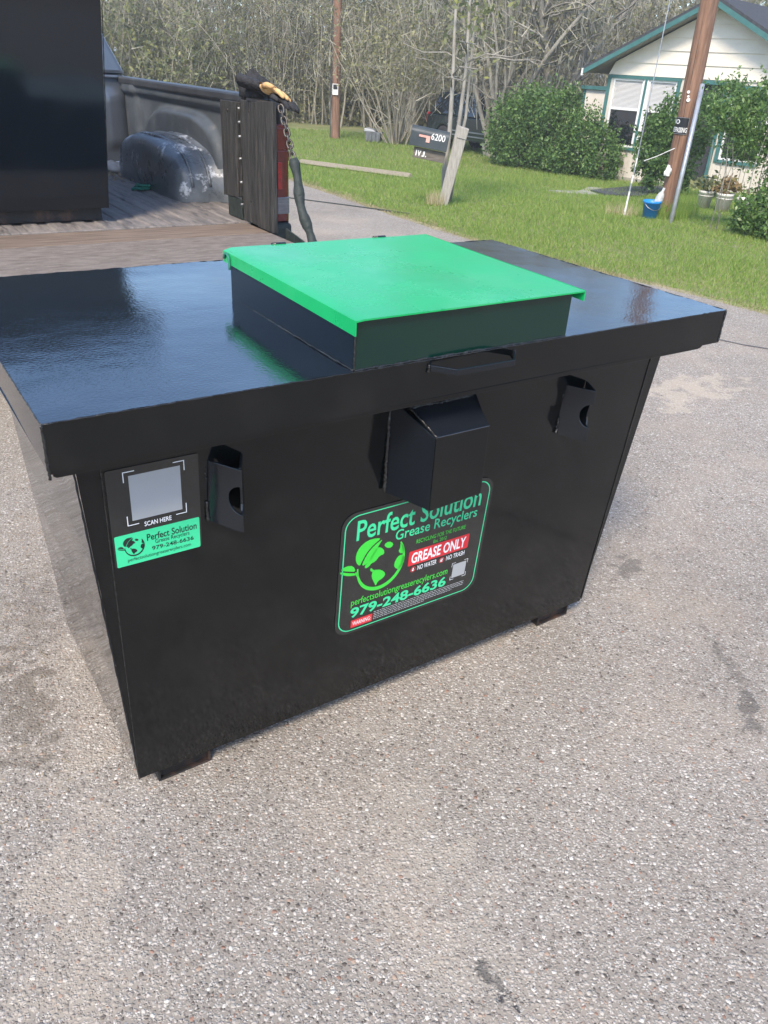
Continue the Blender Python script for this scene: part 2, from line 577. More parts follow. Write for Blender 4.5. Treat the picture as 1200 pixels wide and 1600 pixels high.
M['bare'] = mat('chipped_steel', (0.35, 0.35, 0.34), (0.12, 0.12, 0.12), scale=30, rough=0.4, metal=0.6)
M['vinyl'] = mat('dark_vinyl', (0.012, 0.014, 0.014), rough=0.13, coat=0.6)
M['vgreen'] = mat('mint_print', (0.045, 0.60, 0.28), rough=0.35)
M['vlime'] = mat('lime_print', (0.045, 0.58, 0.05), rough=0.35)
M['vred'] = mat('red_print', (0.60, 0.025, 0.035), rough=0.35)
M['vwhite'] = mat('white_print', (0.78, 0.80, 0.82), rough=0.35)
M['vgrey'] = mat('pale_grey_print', (0.34, 0.35, 0.36), rough=0.4)
M['vdark'] = mat('dark_print', (0.012, 0.02, 0.018), rough=0.35)
M['truck'] = mat('truck_grey_paint', (0.085, 0.10, 0.125), (0.105, 0.122, 0.145), scale=3, rough=0.32, metal=0.35, coat=0.5, bump=0.05)
M['bedliner'] = mat('scuffed_bed_paint', (0.062, 0.072, 0.08), (0.10, 0.112, 0.122), scale=3.5, rough=0.38, rough2=0.55, bump=0.12, bscale=35, dirt=((0.16, 0.155, 0.145), 7.0, 0.58, 0.8))
M['arch'] = mat('rubbed_arch_paint', (0.07, 0.08, 0.088), (0.17, 0.183, 0.192), scale=6, detail=8, rough=0.22, rough2=0.45, bump=0.3, bscale=16, dirt=((0.55, 0.56, 0.57), 7.0, 0.57, 0.63))
M['bedfloor'] = mat('dirty_bed_floor', (0.13, 0.118, 0.108), (0.24, 0.21, 0.185), scale=5, rough=0.7, stretch=(6, 1, 1), bump=0.3, bscale=40, dirt=((0.055, 0.05, 0.05), 4.0, 0.52, 0.68))
M['railcap'] = mat('black_rail_cap', (0.035, 0.038, 0.042), (0.055, 0.058, 0.062), scale=8, rough=0.45)
M['rubber'] = mat('tyre_rubber', (0.022, 0.022, 0.023), (0.04, 0.038, 0.036), scale=10, rough=0.85, bump=0.3)
M['steel'] = mat('steel', (0.42, 0.43, 0.44), (0.28, 0.28, 0.28), scale=12, rough=0.38, metal=0.85)
M['chain'] = mat('worn_chain', (0.11, 0.105, 0.095), (0.05, 0.04, 0.034), scale=40, rough=0.45, metal=0.7)
M['sleeve'] = mat('dark_green_sleeve', (0.013, 0.02, 0.017), (0.028, 0.036, 0.031), scale=25, rough=0.7, bump=0.6, bscale=45)
M['lens_red'] = mat('red_lens', (0.10, 0.005, 0.009), (0.16, 0.008, 0.012), scale=20, rough=0.12, coat=0.6, bump=0.3, bscale=90, bdist=0.002)
M['lens_hot'] = mat('bright_red_lens', (0.50, 0.012, 0.022), (0.26, 0.008, 0.014), scale=40, rough=0.12, coat=0.6, bump=0.4, bscale=120, bdist=0.002)
M['lens_clear'] = mat('clear_lens', (0.22, 0.20, 0.205), (0.14, 0.13, 0.135), scale=8, stretch=(1, 1, 10), rough=0.15, coat=0.6, bump=0.4, bscale=60, bdist=0.002)
M['glass'] = mat('dark_glass', (0.010, 0.013, 0.016), rough=0.04, ior=1.9)
M['black_cloth'] = mat('black_cloth', (0.014, 0.014, 0.016), (0.03, 0.03, 0.032), scale=30, rough=0.9, bump=0.5, bscale=90)
M['tan_leather'] = mat('tan_leather', (0.50, 0.28, 0.11), (0.66, 0.43, 0.20), scale=18, rough=0.75, bump=0.4, bscale=60)
M['rag'] = mat('dirty_rag', (0.50, 0.45, 0.39), (0.30, 0.25, 0.20), scale=14, rough=0.95, bump=0.6, bscale=40)
M['can'] = mat('can_white', (0.72, 0.71, 0.68), (0.60, 0.58, 0.55), scale=10, rough=0.4)
M['can_red'] = mat('can_red', (0.50, 0.05, 0.05), rough=0.4)
M['strap'] = mat('green_strap', (0.015, 0.14, 0.095), (0.03, 0.21, 0.14), scale=30, rough=0.8)
M['mailbox'] = mat('mailbox_paint', (0.032, 0.042, 0.046), (0.05, 0.062, 0.066), scale=5, rough=0.45, dirt=((0.10, 0.105, 0.10), 6.0, 0.6, 0.8))
M['flag'] = mat('faded_flag', (0.62, 0.30, 0.24), (0.70, 0.42, 0.35), scale=10, rough=0.7)
M['white'] = mat('white_paint', (0.78, 0.78, 0.76), (0.66, 0.65, 0.62), scale=8, rough=0.6)
M['darkboard'] = mat('dark_grey_board', (0.09, 0.078, 0.065), (0.17, 0.15, 0.125), scale=6, rough=0.9, stretch=(1, 8, 8))
M['suv'] = mat('suv_dark_green', (0.010, 0.020, 0.019), (0.014, 0.026, 0.026), scale=3, rough=0.22, metal=0.2, coat=0.8)
M['suv_trim'] = mat('suv_grey_trim', (0.15, 0.165, 0.17), rough=0.4)
M['siding'] = mat('cream_siding', (0.71, 0.655, 0.56), (0.64, 0.59, 0.50), scale=2.5, rough=0.75, dirt=((0.45, 0.41, 0.35), 3.0, 0.62, 0.85), stretch=(1, 1, 2))
M['panel'] = mat('cream_panel', (0.62, 0.57, 0.49), (0.53, 0.48, 0.41), scale=3, rough=0.8, stretch=(5, 5, 0.7), dirt=((0.20, 0.18, 0.15), 5.0, 0.62, 0.78))
M['teal'] = mat('teal_trim', (0.032, 0.115, 0.11), (0.05, 0.155, 0.145), scale=6, rough=0.6)
M['shingle'] = mat('dark_shingle', (0.028, 0.03, 0.034), (0.055, 0.057, 0.062), scale=14, rough=0.9, bump=0.6, bscale=40)
M['blind'] = mat('pale_blind', (0.56, 0.55, 0.53), rough=0.6)
M['dark_in'] = mat('dark_interior', (0.022, 0.024, 0.027), (0.04, 0.042, 0.045), scale=2, rough=0.8)
M['soffit'] = mat('soffit_boards', (0.22, 0.21, 0.19), (0.28, 0.26, 0.24), scale=5, rough=0.85)
M['concrete'] = mat('concrete', (0.40, 0.375, 0.335), (0.30, 0.28, 0.25), scale=5, rough=0.9, bump=0.3)
M['mat_black'] = mat('dark_ramp', (0.045, 0.048, 0.052), (0.075, 0.078, 0.082), scale=8, rough=0.8, bump=0.3)
M['blue'] = mat('blue_plastic', (0.012, 0.20, 0.60), (0.02, 0.27, 0.70), scale=6, rough=0.4)
M['galv'] = mat('galvanised_pipe', (0.40, 0.43, 0.47), (0.30, 0.32, 0.35), scale=9, rough=0.45, metal=0.4)
M['plastic_clear'] = mat('cloudy_plastic', (0.55, 0.56, 0.55), (0.36, 0.37, 0.36), scale=20, rough=0.25)
M['pot'] = mat('white_bucket', (0.70, 0.68, 0.63), (0.55, 0.52, 0.46), scale=6, rough=0.55)
M['succulent'] = leaf_mat('brown_succulent', [(0.22, 0.14, 0.07), (0.30, 0.21, 0.10), (0.17, 0.17, 0.06)], 0.2)
M['sign'] = mat('black_sign', (0.012, 0.013, 0.016), rough=0.35)
M['grey_plastic'] = mat('grey_plastic_crate', (0.09, 0.10, 0.11), (0.15, 0.16, 0.165), scale=8, rough=0.55)
M['straw'] = leaf_mat('straw_bits', [(0.26, 0.19, 0.11), (0.40, 0.33, 0.22), (0.14, 0.10, 0.06)], 0.0, 0.9)
M['chips'] = leaf_mat('stone_chips', [(0.13, 0.115, 0.10), (0.27, 0.245, 0.215), (0.36, 0.33, 0.29), (0.44, 0.41, 0.365), (0.30, 0.20, 0.15)], 0.0, 0.85)
M['wire'] = mat('dark_wire', (0.05, 0.05, 0.05), rough=0.6)

# ------------------------------------------------------------------ ground
# road edge as x for a given y; the lawn lies to the right of it
EDGE_Y = np.array([-40., -10., 0., 3., 5.5, 6.84, 7.85, 8.9, 9.83, 10.6, 12.03, 13.73, 15.41, 21., 32., 60., 200.])
EDGE_X = np.array([56., 22., 11., 7.5, 4.6, 3.23, 2.37, 1.23, 0.56, 0.10, -0.65, -1.38, -2.08, -4.6, -10., -25., -105.])
def edge_x(y):
    return np.interp(y, EDGE_Y, EDGE_X)

def sheet(name, xs0, xs1, ys, nx, z_off, material, kind='structure'):
    """strip between two edges xs0(y)..xs1(y) following the ground"""
    mb = MB()
    vs, fs = [], []
    for y in ys:
        a, b = float(xs0(y)), float(xs1(y))
        for i in range(nx + 1):
            vs.append((a + (b - a) * i / nx, y, gz(y) + z_off))
    for j in range(len(ys) - 1):
        for i in range(nx):
            k = j * (nx + 1) + i
            fs.append((k, k + 1, k + nx + 2, k + nx + 1))
    mb.add(vs, fs)
    o = mb.build(name, material, smooth=True)
    tag(o, kind=kind)
    return o

ys_far = list(np.linspace(-60, 4, 9)) + list(np.linspace(5, 34, 117)) + [38, 45, 60, 90, 150, 300, 700, 1500]
lawn = sheet('lawn_ground', lambda y: -1200, lambda y: 1200, ys_far, 8, -0.012, M['soil'])
def wob(y, a=0.06, k=2.1):
    return a * math.sin(k * y) + 0.5 * a * math.sin(3.7 * k * y + 1.0) + 0.3 * a * math.sin(9.1 * k * y)
ys_rd = list(np.linspace(-40, 4, 12)) + list(np.linspace(4.2, 34, 300)) + [40, 50, 60, 90, 150, 200]
road = sheet('road', lambda y: edge_x(y) - 30, lambda y: edge_x(y) + wob(y, 0.035), ys_rd, 6, 0.0, M['road'])
verge = sheet('dry_verge', lambda y: edge_x(y) - 0.03, lambda y: edge_x(y) + 0.16 + wob(y + 3, 0.07), ys_rd, 1, -0.006, M['verge'])

# crack joint and green hose line across the road
mb = MB()
pts = [(-2.3, 12.45), (-1.49, 12.06), (-0.9, 11.75), (-0.35, 11.45), (0.10, 11.2)]
mb.tube([(x, y, gz(y) + 0.004) for x, y in pts], 0.012, 6)
tag(mb.build('garden_hose', M['sleeve'], smooth=True), 'thin dark green hose lying across the far road edge', 'hose')
mb = MB()
cr = [(2.45, 6.02), (2.53, 5.98), (2.66, 5.89), (2.76, 5.85), (2.9, 5.80), (3.1, 5.72), (3.5, 5.6)]
mb.add([(x, y + w, 0.004) for x, y in cr for w in (-0.012, 0.012)], [(2 * i, 2 * i + 2, 2 * i + 3, 2 * i + 1) for i in range(len(cr) - 1)])
tag(mb.build('road_crack', mat('crack_filler', (0.11, 0.105, 0.10), rough=0.8)), kind='structure')

# grass blades on the lawn
def grass(name, n_target, yr, dens, material, sel, hgt, wid, label, cat):
    P = []
    got = 0
    while got < n_target:
        m_ = 200000
        y = yr[0] + (yr[1] - yr[0]) * RNG.random(m_)
        x = -12 + 30 * RNG.random(m_)
        keep = (RNG.random(m_) < dens(y)) & sel(x, y)
        q = np.stack([x[keep], y[keep]], 1)
        P.append(q)
        got += len(q)
    P = np.concatenate(P)[:n_target]
    x, y = P[:, 0], P[:, 1]
    z = ground_z(y) - 0.012
    n = len(x)
    sc = (y / 9.0) ** 0.55
    patch = 0.7 + 0.6 * (0.5 + 0.5 * np.sin(x * 2.3 + 1.7 * np.sin(y * 1.1)) * np.sin(y * 1.9 + x))
    hh = hgt * (0.5 + RNG.random(n)) * sc * patch
    ww = wid * (0.7 + 0.6 * RNG.random(n)) * sc
    a = RNG.random(n) * 2 * np.pi
    b = RNG.random(n) * 2 * np.pi
    lean = hh * (0.15 + 0.75 * RNG.random(n))
    V = np.empty((n, 3, 3), np.float32)
    V[:, 0] = np.stack([x - ww * np.cos(a), y - ww * np.sin(a), z], 1)
    V[:, 1] = np.stack([x + ww * np.cos(a), y + ww * np.sin(a), z], 1)
    V[:, 2] = np.stack([x + lean * np.cos(b), y + lean * np.sin(b), z + hh], 1)
    return tag(np_mesh(name, V, 3, material), label, cat, kind='stuff')

def lawn_sel(x, y):
    e = edge_x(y) + 0.10 + 0.05 * np.sin(5 * y)
    return (x > e) & (x > -0.42 * y - 1.0) & (x < 0.60 * y + 1.5)
grass('lawn_grass', 270000, (5.5, 34.0), lambda y: np.clip((8.0 / y) ** 1.7, 0, 1), M['grass'], lawn_sel, 0.042, 0.0042,
      'sunlit short green grass covering the yard beyond the road', 'grass')
def verge_sel(x, y):
    e = edge_x(y)
    return (x > e - 0.05) & (x < e + 0.30 + 0.12 * np.sin(3 * y)) & (x > -0.45 * y - 1) & (x < 0.62 * y + 1.5)
grass('dry_roadside_grass', 22000, (5.0, 20.0), lambda y: np.clip((8.0 / y) ** 1.4, 0, 1), M['dry_grass'], verge_sel, 0.022, 0.004,
      'dry straw coloured grass fringe along the road edge', 'dry grass')

# loose stone chips on the near road
def chips(n, size, sel):
    V = []
    k = 0
    while k < n:
        y = 0.7 + 4.6 * random.random() ** 1.4
        x = -1.9 + 4.6 * random.random()
        if not sel(x, y):
            continue
        k += 1
        s = size * (0.6 + 0.9 * random.random())
        a = random.random() * 6.283
        ca, sa = math.cos(a), math.sin(a)
        e1, e2, e3 = s * (0.8 + 0.5 * random.random()), s * (0.5 + 0.4 * random.random()), s * (0.35 + 0.3 * random.random())
        def q(u, v, w):
            u += 0.25 * (random.random() - 0.5); v += 0.25 * (random.random() - 0.5)
            return (x + (u * e1 * ca - v * e2 * sa), y + (u * e1 * sa + v * e2 * ca), -0.001 + w * e3)
        b = [q(-1, -.3, 0), q(.2, -1, 0), q(1, .2, 0), q(-.3, 1, 0)]
        t = [q(-.55, -.2, 1), q(.15, -.6, 1), q(.6, .1, 1), q(-.2, .6, 1)]
        V.append((b, t))
    mb = MB()
    for b, t in V:
        mb.add(b + t, [(4, 5, 6, 7), (0, 1, 5, 4), (1, 2, 6, 5), (2, 3, 7, 6), (3, 0, 4, 7)])
    return mb
YAW = R(34.8414)
EV = Vector((math.cos(YAW), math.sin(YAW), 0))
NV = Vector((-math.sin(YAW), math.cos(YAW), 0))
def clear_of_bin(x, y):
    p = Vector((x + 0.5742, y - 1.1691, 0))
    return not (0.1 < p.dot(EV) < 1.73 and 0.18 < p.dot(NV) < 0.93)
o = chips(4500, 0.0036, clear_of_bin).build('loose_gravel', M['chips'], fix=False)
tag(o, 'loose stone chips scattered over the road surface', 'gravel', kind='stuff')
mb = MB()
for i in range(520):
    y = 1.25 + 1.5 * random.random()
    x = -0.80 - 0.40 * (y - 1.2) + random.gauss(-0.16, 0.13)
    if not clear_of_bin(x, y) or x > -0.52 - 0.55 * (y - 1.3):
        continue
    a = random.random() * 6.283
    l, w = 0.002 + 0.013 * random.random() ** 3, 0.0008
    dx, dy = math.cos(a) * l, math.sin(a) * l
    h_ = 0.002 + 0.006 * random.random()
    mb.beam((x - dx, y - dy, h_ * 0.6), (x + dx, y + dy, h_), w * 2, w)
tag(mb.build('straw_litter', M['straw'], fix=False), 'bits of straw and dirt beside the bin\'s left end', 'litter', kind='stuff')

# ------------------------------------------------------------------ grease containers
BL, BW, ZT, ZB, LIP = 1.8286, 1.0288, 1.1579, 0.0675, 0.092
A_S, B_S = 0.0579, 0.1140          # side inset at the top, at the bottom
A_F, B_F = 0.1191, 0.1888          # front inset
A_R, B_R = 0.06, 0.1102            # rear inset
def P(u, v, z):
    return (u - BL / 2, v - BW / 2, z)
def front_v(z):
    return A_F + (ZT - z) * (B_F - A_F) / (ZT - ZB)

def plate(mb, q, n, th, mi=0):
    """thin slab: quad q (points) thickened by th along -n"""
    n = Vector(n).normalized() * th
    mb.prism([Vector(p) - n for p in q], [Vector(p) for p in q], mi)
    return mb

def bead(mb, a, b, r, n=60, wob_=0.5):
    a, b = Vector(a), Vector(b)
    pts = [a.lerp(b, i / n) + Vector((random.gauss(0, r * .15), random.gauss(0, r * .15), random.gauss(0, r * .2))) for i in range(n + 1)]
    mb.tube(pts, [r * (1 + wob_ * (random.random() - .5)) for _ in pts], 6)
    return mb

def bracket(root, u0, uc):
    """folded lock bracket: angled plate with a half-round cut at its corner, plus a return to the tank"""
    z0, z1 = 0.812, 0.962
    v0, vc = 0.137, 0.060
    ur = uc + 0.040
    mb = MB()
    ln = math.hypot(uc - u0, v0 - vc)
    def flat(path_pt, holes_x, length):
        pass
    rr, zc = 0.034, 0.885
    # angled plate outline in (s,z); s = 0 at the tank, s = ln at the corner; half-round notch at the corner
    out = [(0, z0), (ln, z0 - 0.004)]
    for k in range(13):
        a = -math.pi / 2 + math.pi * k / 12
        out.append((ln - rr * math.cos(a), zc + rr * math.sin(a)))
    out += [(ln, z1 - 0.002), (0, z1)]
    d = Vector(((uc - u0) / ln, (vc - v0) / ln, 0))
    nn = Vector((d.y, -d.x, 0))
    def at(s, z, t):
        q = Vector(P(u0, v0, z)) + d * s + nn * t
        return q
    mb.prism([at(s, z, -0.005) for s, z in out], [at(s, z, 0) for s, z in out])
    # return plate
    l2 = 0.077
    out2 = [(l2, z0), (0.006, z0)]
    for k in range(13):
        a = -math.pi / 2 + math.pi * k / 12
        out2.append((0.006 + 0.5 * rr * math.cos(a), zc + rr * math.sin(a)))
    out2 += [(0.006, z1), (l2, z1)]
    e = Vector((ur - uc, v0 - vc, 0)).normalized()
    n2 = Vector((e.y, -e.x, 0))
    def at2(s, z, t):
        return Vector(P(uc, vc, z)) + e * s + n2 * t
    mb.prism([at2(s, z, -0.004) for s, z in out2], [at2(s, z, 0.001) for s, z in out2])
    o = mb.build('lock_bracket', M['blk'], root, bevel=0.0012)
    for za, zb_ in ((z0, z0 + .05), (z1 - .05, z1)):
        bead(MB(), at(0, za, 0.001), at(0, zb_, 0.001), 0.004, 14).build('weld_bead', M['weld'], o, smooth=True)
    return o

def make_container(name, label, loc, rz, with_print):
    root = thing(name, label, 'container', loc, rz, 'black steel grease containers')
    zi = ZT - 0.006
    fl, fr = (A_S, A_F), (BL - A_S, A_F)
    c_top = {'fl': P(A_S, A_F, zi), 'fr': P(BL - A_S, A_F, zi), 'br': P(BL - A_S, BW - A_R, zi), 'bl': P(A_S, BW - A_R, zi)}
    c_bot = {'fl': P(B_S, B_F, ZB), 'fr': P(BL - B_S, B_F, ZB), 'br': P(BL - B_S, BW - B_R, ZB), 'bl': P(B_S, BW - B_R, ZB)}
    def wall(nm, a, b, material, n):
        mb = MB()
        q = [Vector(c_bot[a]), Vector(c_bot[b]), Vector(c_top[b]), Vector(c_top[a])]
        n = Vector(n)
        # subdivided sheet, faintly buckled
        nu, nv = 24, 16
        ph = random.random() * 6
        def fn(i, j):
            p = q[0].lerp(q[1], i).lerp(q[3].lerp(q[2], i), j)
            edge = math.sin(math.pi * i) * math.sin(math.pi * j)
            return p + n * (0.0011 * edge * math.sin(5.5 * i + ph) * math.sin(4 * j + ph * .7))
        mb.grid(fn, nu, nv)
        mb.grid(lambda i, j: Vector(fn(i, j)) - n * 0.005, nu, nv)
        return mb.build(nm, material, root, smooth=True)
    wall('front_panel', 'fl', 'fr', M['blk_front'], (0, -1, -0.06))
    sm = M['blk_side'] if with_print else M['blk']
    wall('end_panel', 'bl', 'fl', sm, (-1, 0, -0.05))
    wall('end_panel', 'fr', 'br', sm, (1, 0, -0.05))
    wall('rear_panel', 'br', 'bl', M['blk'], (0, 1, -0.05))
    mb = MB()
    mb.box(B_S - BL / 2 + .004, BL / 2 - B_S - .004, B_F - BW / 2 + .004, BW / 2 - B_R - .004, ZB + .001, ZB + .006)
    mb.build('bottom_plate', M['rusty'], root)
    # corner seam of the front sheet
    for u in (0.112, BL - 0.112):
        w = MB()
        pts = [Vector(P(u, front_v(z) - 0.0015, z)) for z in np.linspace(ZB + 0.01, 1.06, 40)]
        w.tube(pts, [0.0016 + 0.0008 * random.random() for _ in pts], 5)
        w.build('corner_seam', M['weld'], root, smooth=True)
    w = MB()
    bead(w, P(A_S, A_F, 1.06), P(B_S, B_F, ZB), 0.0025, 60)
    w.build('corner_bead', M['blk'], root, smooth=True)
    # --- top plate with turned-down lip
    mb = MB()
    nu, nv = 60, 34
    def top(i, j):
        u, v = BL * i, BW * j
        e = min(i, 1 - i, j, 1 - j)
        dz = 0.0022 * math.sin(9 * i + 2) * math.sin(7 * j + 1) * min(1, e * 8)
        if e == 0: dz += random.gauss(0, 0.0007)
        return P(u, v, ZT + dz)
    mb.grid(top, nu, nv)
    mb.build('top_plate', M['blk_top'], root, smooth=True)
    for nm, (a, b) in (('front_lip', ((0, 0), (BL, 0))), ('end_lip', ((0, BW), (0, 0))), ('end_lip', ((BL, 0), (BL, BW))), ('rear_lip', ((BL, BW), (0, BW)))):
        mb = MB()
        a, b = Vector((*a, 0)), Vector((*b, 0))
        d = (b - a).normalized()
        n = Vector((d.y, -d.x, 0))
        def lipf(i, j, off=0.0):
            q = a.lerp(b, i) + n * (0.002 * math.sin(6 * i + 1) * math.sin(math.pi * i) * (1 - j)) - n * off
            return P(q.x, q.y, ZT - LIP * (1 - j) - 0.0015)
        mb.grid(lambda i, j: lipf(i, j), 40, 4)
        mb.grid(lambda i, j: lipf(i, j, 0.006), 40, 4)
        mb.prism([Vector(P(a.x, a.y, ZT - LIP - .002)) + d * .0005, Vector(P(b.x, b.y, ZT - LIP - .002)) - d * .0005,
                  Vector(P(b.x, b.y, ZT - LIP - .002)) - n * .006 - d * .0005, Vector(P(a.x, a.y, ZT - LIP - .002)) - n * .006 + d * .0005],
                 [Vector(P(a.x, a.y, ZT - LIP)) + d * .0005, Vector(P(b.x, b.y, ZT - LIP)) - d * .0005,
                  Vector(P(b.x, b.y, ZT - LIP)) - n * .006 - d * .0005, Vector(P(a.x, a.y, ZT - LIP)) - n * .006 + d * .0005])
        mb.build(nm, M['blk_front'] if nm == 'front_lip' else M['blk'], root, smooth=False)
        w = MB()
        bead(w, Vector(P(a.x, a.y, ZT - .001)), Vector(P(b.x, b.y, ZT - .001)), 0.0015, 150, 1.0)
        w.build('weld_bead', M['weld'], root, smooth=True)
    # corner nick: vertical corner beads
    for u, zz in ((0, ZT - LIP - .012), (BL, ZT - LIP)):
        bead(MB(), P(u, 0, ZT), P(u, 0, zz), 0.003, 20).build('corner_bead', M['weld'], root, smooth=True)
    # lower rim behind the front lip, rounded at its ends
    mb = MB()
    out = []
    za, zb_ = ZT - LIP - 0.0145, ZT - LIP + 0.01
    out = [(0.012, zb_), (0.006, za + .004), (0.012, za), (BL - 0.075, za), (BL - 0.062, za + .003), (BL - 0.052, za + .012), (BL - 0.05, zb_)]
    mb.prism([P(u, 0.028, z) for u, z in out], [P(u, 0.007, z) for u, z in out])
    mb.build('lower_rim', M['blk_front'], root, bevel=0.002)
    # underside of the overhang
    mb = MB()
    mb.box(-BL / 2 + .008, BL / 2 - .008, -BW / 2 + .008, BW / 2 - .008, ZT - .014, ZT - .009)
    mb.build('top_underside', M['blk'], root)
    # --- hatch
    h1, hw, hd = 0.6056, 0.598, 0.6156
    hf, hk = 0.1085, 0.1195
    hb = MB()
    t = 0.005
    def hz(v): return ZT + hf - 0.004 + (hk - hf) * v / hd
    def side(q, n): plate(hb, q, n, t)
    v0, v1 = 0.004, hd
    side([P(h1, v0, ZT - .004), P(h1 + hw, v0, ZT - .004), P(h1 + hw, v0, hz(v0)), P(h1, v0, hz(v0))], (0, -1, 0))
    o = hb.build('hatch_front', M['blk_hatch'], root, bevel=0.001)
    hb = MB()
    side([P(h1, v1, ZT - .004), P(h1, v0 + .0055, ZT - .004), P(h1, v0 + .0055, hz(v0)), P(h1, v1, hz(v1))], (-1, 0, 0))
    side([P(h1 + hw, v0 + .0055, ZT - .004), P(h1 + hw, v1, ZT - .004), P(h1 + hw, v1, hz(v1)), P(h1 + hw, v0 + .0055, hz(v0))], (1, 0, 0))
    side([P(h1 + hw, v1, ZT - .004), P(h1, v1, ZT - .004), P(h1, v1, hz(v1)), P(h1 + hw, v1, hz(v1))], (0, 1, 0))
    hb.build('hatch_collar', M['blk'], root, bevel=0.001)
    for a_, b_, r_, n_, k_ in ((P(h1, v0, ZT + .001), P(h1 + hw, v0, ZT + .001), 0.0028, 70, 1.0),
                               (P(h1 - .001, v0, ZT + .001), P(h1 - .001, v1, ZT + .001), 0.0025, 60, 1.2),
                               (P(h1, v0 - .001, ZT + .001), P(h1, v0 - .001, hz(v0)), 0.0022, 20, .6)):
        bead(MB(), a_, b_, r_, n_, k_).build('weld_bead', M['weld'], root, smooth=True)
    # green lid with turned-down side flanges
    g = MB()
    l0, l1, lv0, lv1 = h1 - 0.006, h1 + hw + 0.031, -0.007, hd + 0.030
    def lz(v): return ZT + hf + (hk - hf) * (v - lv0) / (lv1 - lv0)
    def lid(i, j, off=0.0):
        u, v = l0 + (l1 - l0) * i, lv0 + (lv1 - lv0) * j
        dz = 0.0025 * math.sin(3.1 * i) * math.sin(3.1 * j) + 0.0008 * math.sin(13 * i) * math.sin(9 * j)
        # rolled left edge towards the back
        if i == 0: dz -= 0.002 + 0.004 * j * j
        return P(u, v, lz(v) + dz - off)
    g.grid(lambda i, j: lid(i, j), 30, 30)
    g.grid(lambda i, j: lid(i, j, 0.003), 30, 30)
    g.grid(lambda i, j: tuple(Vector(lid(i, 0)) - Vector((0, 0.0005, 0.0032 * j))), 30, 1)
    g.grid(lambda i, j: tuple(Vector(lid(i, 1)) - Vector((0, 0, 0.0032 * j))), 30, 1)
    go = g.build('hatch_lid', M['green'], root, smooth=True)
    for u, n, dep in ((l0, -1, 0.031), (l1, 1, 0.024)):
        f = MB()
        def fl_(j, k, off=0.0):
            v = lv0 + (lv1 - lv0) * j
            top_ = Vector(lid(0 if n < 0 else 1, j))
            return (top_.x + n * (0.0006 - off) , top_.y, top_.z + 0.0004 - (dep - 0.004 * j) * k)
        f.grid(lambda j, k: fl_(j, k), 30, 3)
        f.grid(lambda j, k: fl_(j, k, 0.003), 30, 3)
        f.grid(lambda j, k: fl_(j, 1.0, 0.003 * k), 30, 1)
        f.grid(lambda j, k: fl_(0.0, j, 0.003 * k), 3, 1)
        f.build('side_flange', M['green'], go)
    # hinge hook at the rear left corner
    hk_ = MB()
    c = Vector(P(l0 - 0.004, lv1 - 0.03, ZT + hk - 0.022))
    pts = [c + Vector((0.0, 0.016 * math.cos(a), 0.014 * math.sin(a))) for a in np.linspace(0, math.pi, 9)]
    pts += [pts[-1] + Vector((0, -0.001, -0.012)), pts[-1] + Vector((0.0, -0.002, -0.022))]
    hk_.tube(pts, 0.0035, 7)
    hk_.build('hinge_hook', M['strap'], root, smooth=True)
    for j in (0.25, 0.75):
        q = Vector(lid(j, 1))
        kn = MB(); kn.tube([q + Vector((-0.02, 0.004, -.001)), q + Vector((0.02, 0.004, -.001))], 0.005, 8)
        kn.build('hinge_knuckle', M['weld'], root, smooth=True)
    # bent bar handle on the front lip
    hn = MB()
    zz = 1.1385
    path = [(0.793, 0.004), (0.836, -0.048), (0.994, -0.050), (1.037, -0.002)]
    for a, b in zip(path[:-1], path[1:]):
        d = (Vector((*b, 0)) - Vector((*a, 0))).normalized() * 0.0025
        hn.beam(Vector(P(*a, zz)) - d, Vector(P(*b, zz)) + d, 0.005, 0.014)
    hn.build('handle', M['blk'], root, bevel=0.0012)
    for u in (0.793, 1.037):
        w = MB(); bead(w, P(u, -0.002, zz - .008), P(u, -0.002, zz + .008), 0.0042, 8, .8)
        w.build('handle_weld', M['weld'], root, smooth=True)
    # fork pocket in the middle: box with sloped top, wider at the tank
    fu0, fu1, bu0, bu1 = 0.835, 0.993, 0.790, 1.038
    zb0, zf1, zt1 = 0.769, 0.966, 1.030
    tv = front_v(0.9) - 0.0
    s_ = MB()
    plate(s_, [P(fu0, 0, zb0), P(fu1, 0, zb0 + .010), P(fu1, 0, zf1), P(fu0, 0, zf1)], (0, -1, 0), 0.006)
    fk = s_.build('fork_pocket', M['blk_front'], root, bevel=0.0015)
    s_ = MB()
    plate(s_, [P(fu0 - .001, -0.001, zf1 - .001), P(fu1 + .001, -0.001, zf1 - .001), P(bu1 - .02, tv, zt1), P(bu0 + .02, tv, zt1)], (0, -0.5, 0.9), 0.006)
    s_.build('sloped_top', M['blk_slope'], fk, bevel=0.0015)
    for n, a, b in ((-1, fu0, bu0), (1, fu1, bu1)):
        s_ = MB()
        plate(s_, [P(a, 0.0055, zb0), P(b, tv, zb0), P(b, tv, zt1 - .006), P(a, 0.0055, zf1 - .006)], (n, -.3, 0), 0.006)
        s_.build('pocket_cheek', M['blk'], fk, bevel=0.001)
        bw_ = MB()
        bead(bw_, P(b, tv - .003, zb0), P(b, tv - .004, zt1 - .01), 0.0045, 40, .8)
        bw_.build('weld_bead', M['weld'], fk, smooth=True)
    bw_ = MB()
    bead(bw_, P(fu0, -0.001, zf1), P(bu0 + .02, tv - .002, zt1), 0.003, 30, .9)
    bw_.build('weld_bead', M['weld'], fk, smooth=True)
    bw_ = MB()
    bead(bw_, P(bu0 + .03, tv - .045, zt1 - .022), P(bu1 - .03, tv - .045, zt1 - .022), 0.0045, 40, 1.0)
    bw_.build('weld_bead', M['weld'], fk, smooth=True)
    bracket(root, 0.326, 0.3735)
    bracket(root, 1.378, 1.423)
